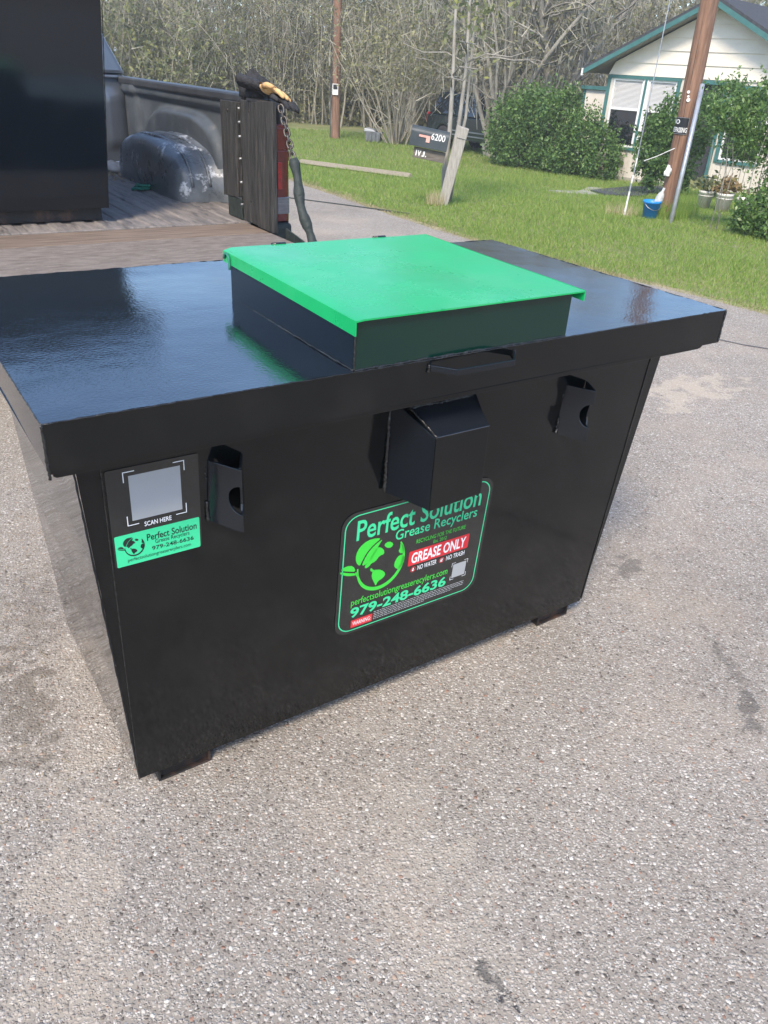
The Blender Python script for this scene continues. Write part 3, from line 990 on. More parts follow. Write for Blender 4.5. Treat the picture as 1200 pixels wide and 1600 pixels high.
    # skids
    for a, b in ((0.1675, 0.3157), (1.5401, 1.6877)):
        k = MB()
        v0_, v1_ = 0.2127, BW - 0.16
        w_ = 0.007
        k.box(a - BL / 2, b - BL / 2, v0_ - BW / 2, v1_ - BW / 2, 0.001, w_)
        k.box(a - BL / 2, a - BL / 2 + w_, v0_ - BW / 2 + .001, v1_ - BW / 2, w_ + .0005, ZB - .0005)
        k.box(b - BL / 2 - w_, b - BL / 2, v0_ - BW / 2 + .001, v1_ - BW / 2, w_ + .0005, ZB - .0005)
        k.box(a - BL / 2 + w_, b - BL / 2 - w_, v0_ - BW / 2 + .012, v0_ - BW / 2 + .018, w_ + .0005, ZB - .001)
        k.build('skid', M['rusty'], root, bevel=0.001)
    if with_print:
        labels(root)
    return root

def rr_loop(x0, y0, x1, y1, r, n=8):
    L_ = []
    for cx, cy, a0 in ((x1 - r, y0 + r, -90), (x1 - r, y1 - r, 0), (x0 + r, y1 - r, 90), (x0 + r, y0 + r, 180)):
        for k in range(n + 1):
            a = R(a0 + 90 * k / n)
            L_.append((cx + r * math.cos(a), cy + r * math.sin(a)))
    return L_

def globe_mb(x0, y0, s, z):
    """ring, two leaves and land masses, drawn in a box about s wide"""
    m = MB()
    cx, cy, ro = 0.131, 0.236, 0.083
    def T(x, y): return (x0 + (x + 0.002) * s, y0 + (y - 0.148) * s, z)
    ring_o, ring_i = [], []
    for k in range(49):
        a = R(175 + 225 * k / 48)
        th = 0.0035 + 0.0085 * math.sin(math.pi * min(1, (k / 48) * 0.96 + 0.02)) ** 0.8
        ring_o.append(T(cx - 0.001 + ro * 0.93 * math.cos(a), cy + ro * 1.06 * math.sin(a)))
        ring_i.append(T(cx - 0.001 + (ro - th) * 0.93 * math.cos(a), cy + (ro - th) * 1.06 * math.sin(a)))
    m.add(ring_o + ring_i, [(i, i + 1, 49 + i + 1, 49 + i) for i in range(48)])
    def smooth_poly(pts, k=2):
        for _ in range(k):
            q = []
            for i in range(len(pts)):
                a, b = pts[i], pts[(i + 1) % len(pts)]
                q += [(a[0] * .75 + b[0] * .25, a[1] * .75 + b[1] * .25), (a[0] * .25 + b[0] * .75, a[1] * .25 + b[1] * .75)]
            pts = q
        return pts
    def poly(pts, k=1):
        pts = smooth_poly(pts, k)
        m.add([T(*p) for p in pts], [tuple(range(len(pts)))])
    # big leaf as two halves with a vein gap
    poly([(0.060, 0.250), (0.047, 0.268), (0.045, 0.292), (0.055, 0.315), (0.078, 0.329), (0.108, 0.328), (0.121, 0.322), (0.098, 0.309), (0.078, 0.288), (0.067, 0.266)])
    poly([(0.066, 0.249), (0.073, 0.268), (0.084, 0.289), (0.103, 0.307), (0.128, 0.320), (0.116, 0.303), (0.108, 0.281), (0.097, 0.262), (0.083, 0.251)])
    # small leaf, two halves
    poly([(0.050, 0.236), (0.025, 0.245), (-0.001, 0.256), (0.018, 0.265), (0.040, 0.259)])
    poly([(0.052, 0.224), (0.028, 0.228), (0.004, 0.241), (-0.001, 0.252), (0.024, 0.240), (0.050, 0.231)])
    poly([(0.050, 0.236), (0.047, 0.230), (0.055, 0.215), (0.062, 0.222)])
    # land
    poly([(0.104, 0.290), (0.117, 0.297), (0.134, 0.283), (0.137, 0.266), (0.122, 0.266), (0.110, 0.250), (0.096, 0.248), (0.092, 0.240), (0.079, 0.236), (0.076, 0.247), (0.090, 0.256), (0.096, 0.273)])
    poly([(0.098, 0.234), (0.105, 0.224), (0.111, 0.221), (0.104, 0.216), (0.094, 0.226)])
    poly([(0.108, 0.223), (0.132, 0.216), (0.149, 0.197), (0.142, 0.184), (0.125, 0.178), (0.119, 0.163), (0.113, 0.177), (0.102, 0.200), (0.103, 0.217)])
    poly([(0.132, 0.299), (0.147, 0.306), (0.165, 0.293), (0.158, 0.281), (0.142, 0.285)])
    poly([(0.195, 0.247), (0.208, 0.237), (0.206, 0.212), (0.192, 0.196), (0.177, 0.207), (0.173, 0.222), (0.182, 0.243)])
    poly([(0.187, 0.288), (0.199, 0.274), (0.206, 0.254), (0.194, 0.249), (0.183, 0.260), (0.188, 0.271)])
    return m

def labels(root):
    k_ = (B_F - A_F) / (ZT - ZB)
    nrm = Vector((0, -1, -k_)).normalized()
    def frame(u0, z0):
        def fn(p):
            z = z0 + p.y
            q = Vector(P(u0 + p.x, front_v(z), z))
            return q + nrm * (p.z + 0.0017)
        return fn
    # ---- large label
    fn = frame(0.68, 0.297)
    bg = MB()
    lp = rr_loop(-0.004, 0.020, 0.493, 0.427, 0.045)
    bg.prism([(x, y, -0.0003) for x, y in lp], [(x, y, 0.0004) for x, y in lp])
    bg.xform(fn)
    bo = bg.build('large_label', M['vinyl'], root)
    bo['label'] = 'large rounded dark label with green lettering and globe emblem'
    def put(mb, material, nm='lettering', z=0.0008):
        mb.xform(lambda p: fn(Vector((p.x, p.y, z))))
        return mb.build(nm, material, bo, fix=False)
    fr = MB()
    a = rr_loop(0.006, 0.029, 0.483, 0.418, 0.042)
    b = rr_loop(0.0092, 0.0322, 0.4798, 0.4148, 0.039)
    n = len(a)
    fr.add([(*q, 0) for q in a] + [(*q, 0) for q in b], [(i, (i + 1) % n, n + (i + 1) % n, n + i) for i in range(n)])
    put(fr, M['vgreen'], 'border')
    put(text_mb('Perfect Solution', 0.043, 0.336, 0.412, 0.064, bold=0.014), M['vgreen'])
    put(text_mb('Grease Recyclers', 0.168, 0.290, 0.281, 0.044, bold=0.010), M['vgreen'])
    put(text_mb('RECYCLING FOR THE FUTURE', 0.242, 0.268, 0.172, 0.0135, bold=0.0), M['vlime'])
    put(text_mb('Est. 2012', 0.303, 0.251, 0.046, 0.0115, bold=0.0), M['vlime'])
    rb = MB()
    lp = rr_loop(0.222, 0.195, 0.435, 0.2455, 0.004, 4)
    rb.add([(x, y, 0) for x, y in lp], [tuple(range(len(lp)))])
    put(rb, M['vred'], 'red_banner', 0.0008)
    put(text_mb('GREASE ONLY', 0.232, 0.2015, 0.192, 0.037, bold=0.022), M['vwhite'], z=0.0012)
    put(text_mb('NO WATER', 0.258, 0.1715, 0.067, 0.0165, bold=0.004), M['vwhite'])
    put(text_mb('NO TRASH', 0.360, 0.1715, 0.067, 0.0165, bold=0.004), M['vwhite'])
    for cx in (0.2425, 0.343):
        rg = MB()
        for k in range(24):
            a0, a1 = 2 * math.pi * k / 24, 2 * math.pi * (k + 1) / 24
            rg.add([(cx + r_ * math.cos(q), 0.1795 + r_ * math.sin(q), 0) for r_, q in ((0.0095, a0), (0.0095, a1), (0.0076, a1), (0.0076, a0))], [(0, 1, 2, 3)])
        rg.add([(cx - .0062, .1848, 0), (cx - .0050, .1860, 0), (cx + .0062, .1742, 0), (cx + .0050, .1730, 0)], [(0, 1, 2, 3)])
        put(rg, M['vred'], 'prohibition_ring', 0.0012)
    dr = MB()
    cx = 0.2425
    pts = [(cx, 0.1860)] + [(cx + .0042 * math.cos(q), 0.1775 + .0042 * math.sin(q)) for q in np.linspace(R(20), R(-200), 14)]
    dr.add([(*q, 0) for q in pts], [tuple(range(len(pts)))])
    put(dr, M['vwhite'], 'drop_symbol', 0.0010)
    dr = MB()
    cx = 0.343
    dr.add([(cx - .0035, .1735, 0), (cx + .0035, .1735, 0), (cx + .0042, .1820, 0), (cx - .0042, .1820, 0)], [(0, 1, 2, 3)])
    dr.add([(cx - .0050, .1828, 0), (cx + .0050, .1828, 0), (cx + .0050, .1842, 0), (cx - .0050, .1842, 0)], [(0, 1, 2, 3)])
    put(dr, M['vwhite'], 'bin_symbol', 0.0010)
    put(globe_mb(-0.002, 0.148, 1.0, 0), M['vlime'], 'globe_emblem')
    put(text_mb('perfectsolutiongreaserecylers.com', 0.043, 0.112, 0.330, 0.031, bold=0.003), M['vlime'])
    put(text_mb('979-248-6636', 0.043, 0.075, 0.330, 0.0365, bold=0.030), M['vgreen'])
    rb = MB()
    lp = rr_loop(0.048, 0.039, 0.118, 0.0660, 0.002, 3)
    rb.add([(x, y, 0) for x, y in lp], [tuple(range(len(lp)))])
    put(rb, M['vred'], 'red_banner', 0.0008)
    put(text_mb('WARNING:', 0.053, 0.0455, 0.060, 0.0145, bold=0.006), M['vwhite'], z=0.0012)
    # fine print: too small to read, kept as rows of short strokes
    fp = MB()
    for i, y in enumerate(np.linspace(0.0685, 0.043, 5)):
        x = 0.122
        end = 0.444 if i < 3 else (0.40 if i == 3 else 0.30)
        while x < end:
            w = 0.003 + 0.010 * random.random()
            fp.add([(x, y, 0), (min(x + w, end), y, 0), (min(x + w, end), y + .0024, 0), (x, y + .0024, 0)], [(0, 1, 2, 3)])
            x += w + 0.002
    tag(put(fp, M['vgrey'], 'fine_print'), kind='stuff')
    sq = MB()
    def brackets(m, x0, y0, x1, y1, l, t):
        for x, y, sx, sy in ((x0, y0, 1, 1), (x1, y0, -1, 1), (x1, y1, -1, -1), (x0, y1, 1, -1)):
            m.add([(x, y, 0), (x + sx * l, y, 0), (x + sx * l, y + sy * t, 0), (x, y + sy * t, 0)], [(0, 1, 2, 3)])
            m.add([(x, y + sy * t, 0), (x + sx * t, y + sy * t, 0), (x + sx * t, y + sy * l, 0), (x, y + sy * l, 0)], [(0, 1, 2, 3)])
    brackets(sq, 0.387, 0.090, 0.446, 0.152, 0.014, 0.0012)
    tag(put(sq, M['vwhite'], 'corner_marks'), kind='stuff')
    sq = MB()
    sq.add([(0.392, 0.096, 0), (0.441, 0.096, 0), (0.441, 0.146, 0), (0.392, 0.146, 0)], [(0, 1, 2, 3)])
    put(sq, M['vgrey'], 'blank_square')
    # ---- small label with blank scan square above it
    fn = frame(0.122, 0.748)
    bg = MB()
    lp = rr_loop(-0.004, 0.0005, 0.188, 0.236, 0.004)
    bg.prism([(x, y, -0.0003) for x, y in lp], [(x, y, 0.0003) for x, y in lp])
    bg.xform(fn)
    bo = bg.build('small_label', M['vinyl'], root)
    bo['label'] = 'small label with blank scan square above a green strip'
    gr = MB()
    lp = rr_loop(0.0, 0.0, 0.184, 0.079, 0.003)
    gr.prism([(x, y, 0.0003) for x, y in lp], [(x, y, 0.0008) for x, y in lp])
    gr.xform(fn)
    gr.build('green_strip', M['vgreen'], bo)
    put(text_mb('Perfect Solution', 0.067, 0.0505, 0.110, 0.0175, bold=0.012), M['vdark'], z=0.0013)
    put(text_mb('Grease Recyclers', 0.084, 0.0365, 0.076, 0.0135, bold=0.0), M['vdark'], z=0.0013)
    put(text_mb('979-248-6636', 0.076, 0.0235, 0.093, 0.0105, bold=0.012), M['vdark'], z=0.0013)
    put(text_mb('perfectsolutiongreaserecylers.com', 0.023, 0.0065, 0.139, 0.0115, bold=0.0), M['vdark'], z=0.0013)
    put(globe_mb(0.0035, 0.0205, 0.275, 0), M['vdark'], 'globe_emblem', 0.0013)
    put(text_mb('SCAN HERE', 0.065, 0.0885, 0.058, 0.0115, bold=0.012), M['vwhite'])
    sq = MB()
    brackets(sq, 0.030, 0.0985, 0.1575, 0.227, 0.024, 0.0018)
    tag(put(sq, M['vwhite'], 'corner_marks'), kind='stuff')
    sq = MB()
    sq.add([(0.041, 0.109, 0), (0.148, 0.109, 0), (0.148, 0.2165, 0), (0.041, 0.2165, 0)], [(0, 1, 2, 3)])
    put(sq, M['vgrey'], 'blank_square')

O1 = Vector((-0.5742, 1.1691, 0))
c1 = O1 + EV * (BL / 2) + NV * (BW / 2)
make_container('grease_container', 'large black steel bin with bright green hatch lid standing on the road', c1, YAW, True)
# second container: in the truck bed, turned a quarter, front towards the truck's right side
t_front, s_end, z_bed = 1.389, 4.336, 0.904
def TS(t, s, z):
    q = EV * t + NV * s
    return Vector((q.x, q.y, z))
c2 = TS(t_front - BW / 2, s_end + BL / 2, z_bed)
make_container('grease_container', 'black steel bin riding in the pickup bed, its end towards the viewer', c2, YAW + R(90), False)

# ------------------------------------------------------------------ pickup truck
T0, S0 = 1.2, 5.5
def Q(t, s, z):
    return (t - T0, s - S0, z)
truck = thing('pickup_truck', 'dark grey pickup truck with open bed and lowered wooden tail platform', 'truck', TS(T0, S0, 0), YAW)
ZF, ZR = 0.900, 1.525
TW = 2.10                                   # inner face of the right bed wall
# ribbed bed floor
mb = MB()
prof = []
t = 0.30
while t < TW - 0.02:
    prof += [(t, ZF), (t + 0.055, ZF), (t + 0.065, ZF - 0.006), (t + 0.105, ZF - 0.006), (t + 0.115, ZF)]
    t += 0.12
prof.append((TW + 0.01, ZF))
nn_ = 12
vs, fs = [], []
for j in range(nn_ + 1):
    s = 4.262 + (6.96 - 4.262) * j / nn_
    vs += [Q(a, s, b) for a, b in prof]
n = len(prof)
for j in range(nn_):
    for i in range(n - 1):
        fs.append((j * n + i, j * n + i + 1, (j + 1) * n + i + 1, (j + 1) * n + i))
mb.add(vs, fs)
mb.build('bed_floor', M['bedfloor'], truck)
mb = MB(); mb.box(0.36 - T0, 1.93 - T0, 4.256 - S0, 4.275 - S0, ZF - .03, ZF + .002)
mb.build('tail_sill', M['bedfloor'], truck, bevel=.004)
mb = MB(); mb.box(0.30 - T0, 2.1 - T0, 4.25 - S0, 6.95 - S0, ZF - .10, ZF - .03)
mb.build('bed_subframe', M['rusty'], truck)
# right wall with pressed arch
def sst(x, a, b):
    x = min(1, max(0, (x - a) / (b - a)))
    return x * x * (3 - 2 * x)
def bulge(s, z):
    cx, rx, rz = 5.70, 0.74, 0.50
    e = (abs((s - cx) / rx) ** 3.2 + abs((z - ZF) / rz) ** 3.2)
    b = 0.055 * sst(1.12 - e, 0.0, 0.28)
    # upright stake pocket near the bulkhead and at the rear
    b += 0.035 * sst(s, 6.56, 6.62) * (1 - sst(s, 6.80, 6.84))
    b += 0.030 * (1 - sst(s, 4.42, 4.50))
    b += 0.03 * sst(z, 1.43, 1.47)
    return b
mb = MB()
mb.grid(lambda i, j: Q(TW - bulge(4.28 + 2.68 * i, ZF - .01 + (ZR - ZF) * j), 4.28 + 2.68 * i, ZF - .01 + (ZR - .035 - ZF) * j), 130, 46)
mb.build('bed_wall', M['bedliner'], truck, smooth=True)
mb = MB()
mb.grid(lambda i, j: Q(TW + 0.030 + 0.018 * math.sin(math.pi * j), 4.22 + 2.74 * i, 0.56 + (ZR - 0.58) * j), 20, 8)
mb.build('outer_side', M['truck'], truck, smooth=True)
mb = MB()
mb.box(TW - T0 - 0.045, TW - T0 + 0.048, 4.26 - S0, 6.94 - S0, ZR - .055, ZR)
mb.build('bed_rail', M['railcap'], truck, bevel=0.014)
mb = MB()
mb.box(TW - T0 + .006, TW - T0 + 0.028, 4.225 - S0, 4.30 - S0, 0.80, ZR - .056)
mb.build('rear_post', M['truck'], truck, bevel=0.008)
# wheel arch tub
mb = MB()
rings = [(2.12, 1.10), (2.075, 1.06), (2.04, 1.01), (1.95, 0.995), (1.865, 0.985), (1.825, 0.965), (1.795, 0.92), (1.782, 0.86), (1.778, 0.70), (1.778, 0.02)]
na = 40
vs, fs = [], []
for t, k in rings:
    for i in range(na + 1):
        a = math.pi * i / na
        ca, sa = math.cos(a), math.sin(a)
        e = 2 / 2.9
        rx = 0.62 if ca < 0 else 0.66
        ds = -math.copysign(abs(ca) ** e, ca) * rx * k * -1
        dz = abs(sa) ** e * 0.33 * k
        dent = 0.006 * math.sin(7 * a + 20 * t) + (0.012 * math.sin(13 * a) * math.sin(5 * a + 1) if k < .95 else 0)
        vs.append(Q(t, 5.63 - ds + (0.03 if k < .9 else 0), ZF - 0.004 + dz + dent * (1 if 0.1 < sa else 0)))
n = na + 1
for j in range(len(rings) - 1):
    for i in range(na):
        fs.append((j * n + i, j * n + i + 1, (j + 1) * n + i + 1, (j + 1) * n + i))
mb.add(vs, fs)
wa = mb.build('wheel_arch', M['arch'], truck, smooth=True)
for tr, kr in ((1.985, 1.0), (1.875, .985)):          # pressed ridges over the tub
    rb_ = MB()
    pts = []
    for i in range(2, na - 1):
        a = math.pi * i / na
        ca, sa = math.cos(a), math.sin(a)
        e = 2 / 2.9
        ds = math.copysign(abs(ca) ** e, ca) * (0.62 if ca < 0 else 0.66) * kr
        pts.append(Q(tr, 5.63 - ds, ZF - 0.004 + abs(sa) ** e * 0.33 * kr))
    rb_.tube(pts, .011, 8)
    rb_.build('pressed_ridge', M['arch'], wa, smooth=True)
# bulkhead
mb = MB()
def bh(i, j):
    t = 0.30 + 1.80 * i
    z = ZF + (ZR - ZF) * j
    d = 0.03 * sst(abs(((t * 3.0) % 1) - .5), 0.22, 0.32) * sst(z, 1.0, 1.05) * (1 - sst(z, 1.38, 1.43))
    return Q(t, 6.95 - d, z)
mb.grid(bh, 60, 20)
mb.build('bulkhead', M['truck'], truck, smooth=True)
mb = MB(); mb.box(0.2 - T0, 2.06 - T0, 6.93 - S0, 7.0 - S0, ZR - .02, ZR + .004)
mb.build('bulkhead_rail', M['truck'], truck, bevel=0.01)
mb = MB()
mb.tube([Q(1.965 + 0.018 * math.cos(a), 6.35, 1.045 + 0.026 * math.sin(a)) for a in np.linspace(0, 2 * math.pi, 17)], 0.006, 6, cap=False)
mb.build('tie_ring', M['steel'], truck, smooth=True)
# left wall, plain
mb = MB()
mb.grid(lambda i, j: Q(0.30 + bulge(4.28 + 2.68 * i, ZF + .6 * j) * 1.0, 4.28 + 2.68 * i, ZF - .01 + (ZR - ZF) * j), 60, 20)
mb.build('bed_wall', M['bedliner'], truck, smooth=True)
mb = MB()
mb.grid(lambda i, j: Q(0.195 - 0.025 * math.sin(math.pi * j), 4.22 + 2.74 * i, 0.56 + (ZR - 0.58) * j), 20, 8)
mb.build('outer_side', M['truck'], truck, smooth=True)
mb = MB(); mb.box(0.185 - T0, 0.335 - T0, 4.26 - S0, 6.94 - S0, ZR - .055, ZR)
mb.build('bed_rail', M['railcap'], truck, bevel=0.014)
mb = MB(); mb.box(0.20 - T0, 0.335 - T0, 4.225 - S0, 4.32 - S0, 0.80, ZR - .056)
mb.build('rear_post', M['truck'], truck, bevel=0.008)
mb = MB(); mb.box(0.215 - T0, 0.30 - T0, 4.195 - S0, 4.2245 - S0, 0.905, 1.40)
mb.build('tail_light', M['lens_red'], truck, bevel=0.012)
# cab: lower body, tapered greenhouse, rear glass, bonnet
mb = MB()
mb.box(0.20 - T0, 2.17 - T0, 7.03 - S0, 8.75 - S0, 0.55, 1.53)
mb.build('cab_body', M['truck'], truck, bevel=0.04)
mb = MB()
mb.prism([Q(0.24, 7.04, 1.532), Q(2.155, 7.04, 1.532), Q(2.155, 8.70, 1.532), Q(0.24, 8.70, 1.532)],
         [Q(0.47, 7.14, 2.02), Q(1.92, 7.14, 2.02), Q(1.92, 8.15, 2.02), Q(0.47, 8.15, 2.02)])
mb.build('cab_roof', M['truck'], truck, bevel=0.03)
mb = MB()
mb.prism([Q(0.45, 7.03, 1.58), Q(1.86, 7.03, 1.58), Q(1.74, 7.11, 1.96), Q(0.60, 7.11, 1.96)],
         [Q(0.45, 7.06, 1.58), Q(1.86, 7.06, 1.58), Q(1.74, 7.14, 1.96), Q(0.60, 7.14, 1.96)])
mb.build('rear_window', M['glass'], truck)
for x0, x1, x2, x3 in ((2.162, 2.02, 2.02, 2.162), (0.232, 0.375, 0.375, 0.232)):
    mb = MB()
    q = [Q(x0 - .012, 7.42, 1.58), Q(x0 - .012, 8.50, 1.58), Q(x1 - .07 if x0 > 1 else x1 + .06, 8.12, 1.95), Q(x1 - .07 if x0 > 1 else x1 + .06, 7.46, 1.95)]
    sg = 1 if x0 > 1 else -1
    mb.prism(q, [(a + sg * .012, b, c) for a, b, c in q])
    mb.build('side_window', M['glass'], truck)
mb = MB()
mb.prism([Q(0.22, 8.76, 0.60), Q(2.18, 8.76, 0.60), Q(2.10, 10.05, 0.60), Q(0.30, 10.05, 0.60)],
         [Q(0.26, 8.76, 1.42), Q(2.14, 8.76, 1.42), Q(2.05, 10.0, 1.30), Q(0.35, 10.0, 1.30)])
mb.build('bonnet', M['truck'], truck, bevel=0.05)
mb = MB(); mb.box(0.25 - T0, 2.15 - T0, 10.06 - S0, 10.2 - S0, 0.55, 0.78)
mb.build('front_bumper', M['steel'], truck, bevel=0.03)
for t_, s_ in ((2.0, 5.63), (0.40, 5.63), (2.0, 9.25), (0.40, 9.25)):
    mb = MB()
    mb.lathe([(0.20, -.11), (0.34, -.125), (0.395, -.10), (0.40, 0), (0.395, .10), (0.34, .125), (0.20, .11)], n=28)
    mb.xform(lambda p: Vector((t_ - T0 + p.z, s_ - S0 + p.x, 0.40 + p.y)))
    wo = mb.build('wheel', M['rubber'], truck, smooth=True)
    mb = MB()
    mb.lathe([(0.0, -.06), (0.09, -.07), (0.17, -.05), (0.205, -.10), (0.205, .10), (0.17, .05), (0.09, .07), (0.0, .06)], n=24)
    mb.xform(lambda p: Vector((t_ - T0 + p.z, s_ - S0 + p.x, 0.40 + p.y)))
    mb.build('rim', M['steel'], wo, smooth=True)
for t_ in (0.75, 1.55):
    mb = MB(); mb.box(t_ - T0 - .04, t_ - T0 + .04, 4.3 - S0, 9.8 - S0, 0.58, 0.74)
    mb.build('chassis_rail', M['rusty'], truck)
# tail light on the right rear corner
mb = MB()
def lens(z0, z1, material, nm, parent, grow=0.0, t0=2.062, t1=2.146):
    m_ = MB()
    pr = []
    for k in range(9):
        a = math.pi / 2 * k / 8
        pr.append((t1 - 0.045 + 0.045 * math.sin(a) + grow, 4.222 - 0.028 * math.cos(a) - grow))
    loop = [(t0, 4.222 - 0.03 - grow)] + pr + [(t1 + grow, 4.27), (t0, 4.27)]
    m_.prism([Q(a, b, z0) for a, b in loop], [Q(a, b, z1) for a, b in loop])
    return m_.build(nm, material, parent, bevel=0.004)
tl = lens(0.905, 1.40, M['lens_red'], 'tail_light', truck)
lens(1.275, 1.385, M['lens_red'], 'upper_lens', tl, 0.003)
lens(1.075, 1.215, M['lens_hot'], 'brake_lens', tl, 0.003, 2.066, 2.118)
lens(0.945, 1.035, M['lens_clear'], 'reversing_lens', tl, 0.003)
lens(1.218, 1.272, M['lens_red'], 'dark_band', tl, 0.0025)
mb = MB()
mb.prism([Q(2.02, 4.17, 0.62), Q(2.15, 4.17, 0.62), Q(2.17, 4.32, 0.62), Q(2.02, 4.32, 0.62)],
         [Q(2.02, 4.15, 0.90), Q(2.14, 4.16, 0.90), Q(2.155, 4.32, 0.90), Q(2.02, 4.32, 0.90)])
mb.build('bumper_end', M['sleeve'], truck, bevel=0.02)
mb = MB(); mb.box(0.30 - T0, 2.02 - T0, 4.10 - S0, 4.235 - S0, 0.60, 0.80)
mb.build('rear_bumper', M['rusty'], truck, bevel=0.02)
# upright boards beside the tail opening
def board(s0, s1, z0, z1, t0, th, nm='side_board'):
    m_ = MB()
    j = lambda a: random.gauss(0, a)
    m_.prism([Q(t0 + j(.002), s0 + j(.003), z0 + j(.004)), Q(t0 + th, s0 + j(.003), z0 + j(.004)), Q(t0 + th, s1 + j(.002), z0 + j(.004)), Q(t0 + j(.002), s1 + j(.002), z0 + j(.004))],
             [Q(t0 + j(.002), s0 + j(.003), z1 + j(.003)), Q(t0 + th, s0 + j(.003), z1 + j(.003)), Q(t0 + th, s1 + j(.002), z1 + j(.003)), Q(t0 + j(.002), s1 + j(.002), z1 + j(.003))])
    return m_.build(nm, M['deckwood'], truck, bevel=0.004)
board(4.345, 4.545, 1.015, 1.492, 1.895, 0.045)
board(4.120, 4.305, 0.905, 1.508, 1.906, 0.024)
board(3.915, 4.104, 0.902, 1.520, 1.903, 0.026)
mb = MB(); mb.box(1.925 - T0, 1.935 - T0, 4.29 - S0, 4.36 - S0, 0.905, 1.50)
mb.build('board_strap', M['rusty'], truck)
mb = MB(); mb.box(1.90 - T0, 1.912 - T0, 4.315 - S0, 4.50 - S0, 0.905, 1.01)
mb.build('hinge_plate', M['sleeve'], truck, bevel=.002)
for z in (1.465, 1.40, 1.33, 1.22, 1.10, 0.985):
    b_ = MB(); c = Vector(Q(1.912, 4.318, z))
    b_.tube([c + Vector((0.01, 0, 0)), c - Vector((0.014, 0, 0))], [0.008, 0.006], 8)
    b_.build('bolt', M['bare'], truck, smooth=True)
for s_, z in ((4.20, 1.46), (4.20, 1.02), (4.0, 1.47), (4.01, 1.43), (3.98, 0.98), (4.44, 1.45)):
    b_ = MB(); c = Vector(Q(1.912 if s_ < 4.3 else 1.895, s_, z))
    b_.tube([c + Vector((0.01, 0, 0)), c - Vector((0.006, 0, 0))], [0.009, 0.007], 8)
    b_.build('bolt', M['rusty'], truck, smooth=True)
mb = MB()
mb.tube([Q(1.93, 4.34, 1.49), Q(1.96, 4.32, 1.55), Q(2.02, 4.31, 1.56)], 0.012, 8)
mb.build('post_bracket', M['railcap'], truck, smooth=True)
# tail platform: two planks and edge irons
for s0, s1, mt, th in ((3.955, 4.238, 'plank', .03), (3.32, 3.945, 'plywood', .03)):
    m_ = MB(); m_.box(0.36 - T0, 1.897 - T0, s0 - S0, s1 - S0, ZF - th, ZF - .001)
    m_.build('platform_plank', M[mt], truck, bevel=0.003)
mb = MB(); mb.box(0.33 - T0, 1.91 - T0, 3.30 - S0, 4.236 - S0, ZF - .075, ZF - .034)
mb.build('platform_frame', M['rusty'], truck)
mb = MB(); mb.tube([Q(0.36, 4.25, ZF - .02), Q(1.9, 4.25, ZF - .02)], 0.012, 8)
mb.build('platform_hinge', M['rusty'], truck)
mb = MB()
mb.prism([Q(1.955, 3.88, ZF - .06), Q(1.955, 3.62, ZF - .06), Q(1.955, 3.68, ZF + .0), Q(1.955, 3.88, ZF + .03)],
         [Q(1.963, 3.88, ZF - .06), Q(1.963, 3.62, ZF - .06), Q(1.963, 3.68, ZF + .0), Q(1.963, 3.88, ZF + .03)])
mb.build('corner_iron', M['sleeve'], truck)
# chain and its fabric sleeve
A = Vector(Q(1.925, 3.865, 1.505)); B = Vector(Q(1.94, 3.50, 0.845))
ch = bpy.data.objects.new('tail_chain', None); COL.objects.link(ch); ch.parent = truck
nl = 9
d = (B - A)
top_len = 0.34
link_me = None
for i in range(nl):
    c = A + d * (top_len * (i + 0.5) / nl)
    m_ = MB()
    L_, Wd = d.length * top_len / nl * 0.74, 0.013
    pts = []
    for k in range(17):
        a = 2 * math.pi * k / 16
        pts.append(Vector((Wd * math.cos(a), 0, L_ * math.copysign(abs(math.sin(a)) ** 0.8, math.sin(a)))))
    m_.tube(pts, 0.0055, 6, cap=False)
    rot = d.normalized().to_track_quat('Z', 'Y').to_matrix() @ Matrix.Rotation(R(90 * (i % 2) + 35), 3, 'Z')
    m_.xform(lambda p: c + rot @ p)
    m_.build('chain_link', M['chain'], ch, smooth=True)
m_ = MB()
npt = 26
pts, rad = [], []
for k in range(npt + 1):
    f = k / npt
    p = A + d * (top_len + (1 - top_len) * f)
    sag = 0.02 * math.sin(math.pi * f)
    pts.append(p + Vector((0.006 * math.sin(11 * f) - .01 * math.sin(math.pi * f), 0, -sag)))
    rad.append(0.0225 + 0.004 * math.sin(23 * f + 1) + 0.003 * random.random() - (0.006 if k == 0 else 0))
m_.tube(pts, rad, 12)
m_.build('chain_sleeve', M['sleeve'], ch, smooth=True)

# ------------------------------------------------------------------ things lying in / on the truck
def lump(name, label, cat, loc, rz, size, material, seed, crease=0.25, nu=22, nv=14, flat=True):
    rs = random.Random(seed)
    ph = [rs.random() * 6.28 for _ in range(8)]
    m_ = MB()
    def fn(i, j):
        a, b = 2 * math.pi * i, math.pi * (j - .5)
        r_ = 1 + crease * (math.sin(3 * a + ph[0]) * math.cos(2 * b + ph[1]) + .6 * math.sin(7 * a + ph[2] + 3 * b) + .5 * math.sin(5 * b + ph[3] + 2 * a))
        z = math.sin(b) * r_ * size[2]
        return (math.cos(a) * math.cos(b) * r_ * size[0], math.sin(a) * math.cos(b) * r_ * size[1], max(z, -size[2] * .35) + size[2] * .35 if flat else z)
    m_.grid(fn, nu, nv)
    o = m_.build(name, material, None, smooth=True)
    o.location = loc
    o.rotation_euler = (0, 0, rz)
    return tag(o, label, cat)
lump('crumpled_rag', 'crumpled dirty white rag in the front corner of the truck bed', 'rag', TS(1.80, 6.38, ZF), 0.4, (0.15, 0.10, 0.05), M['rag'], 3, 0.22)
t_ = thing('drink_can', 'white can with red band lying in the truck bed', 'can', TS(1.90, 6.50, ZF + .036), YAW + R(35))
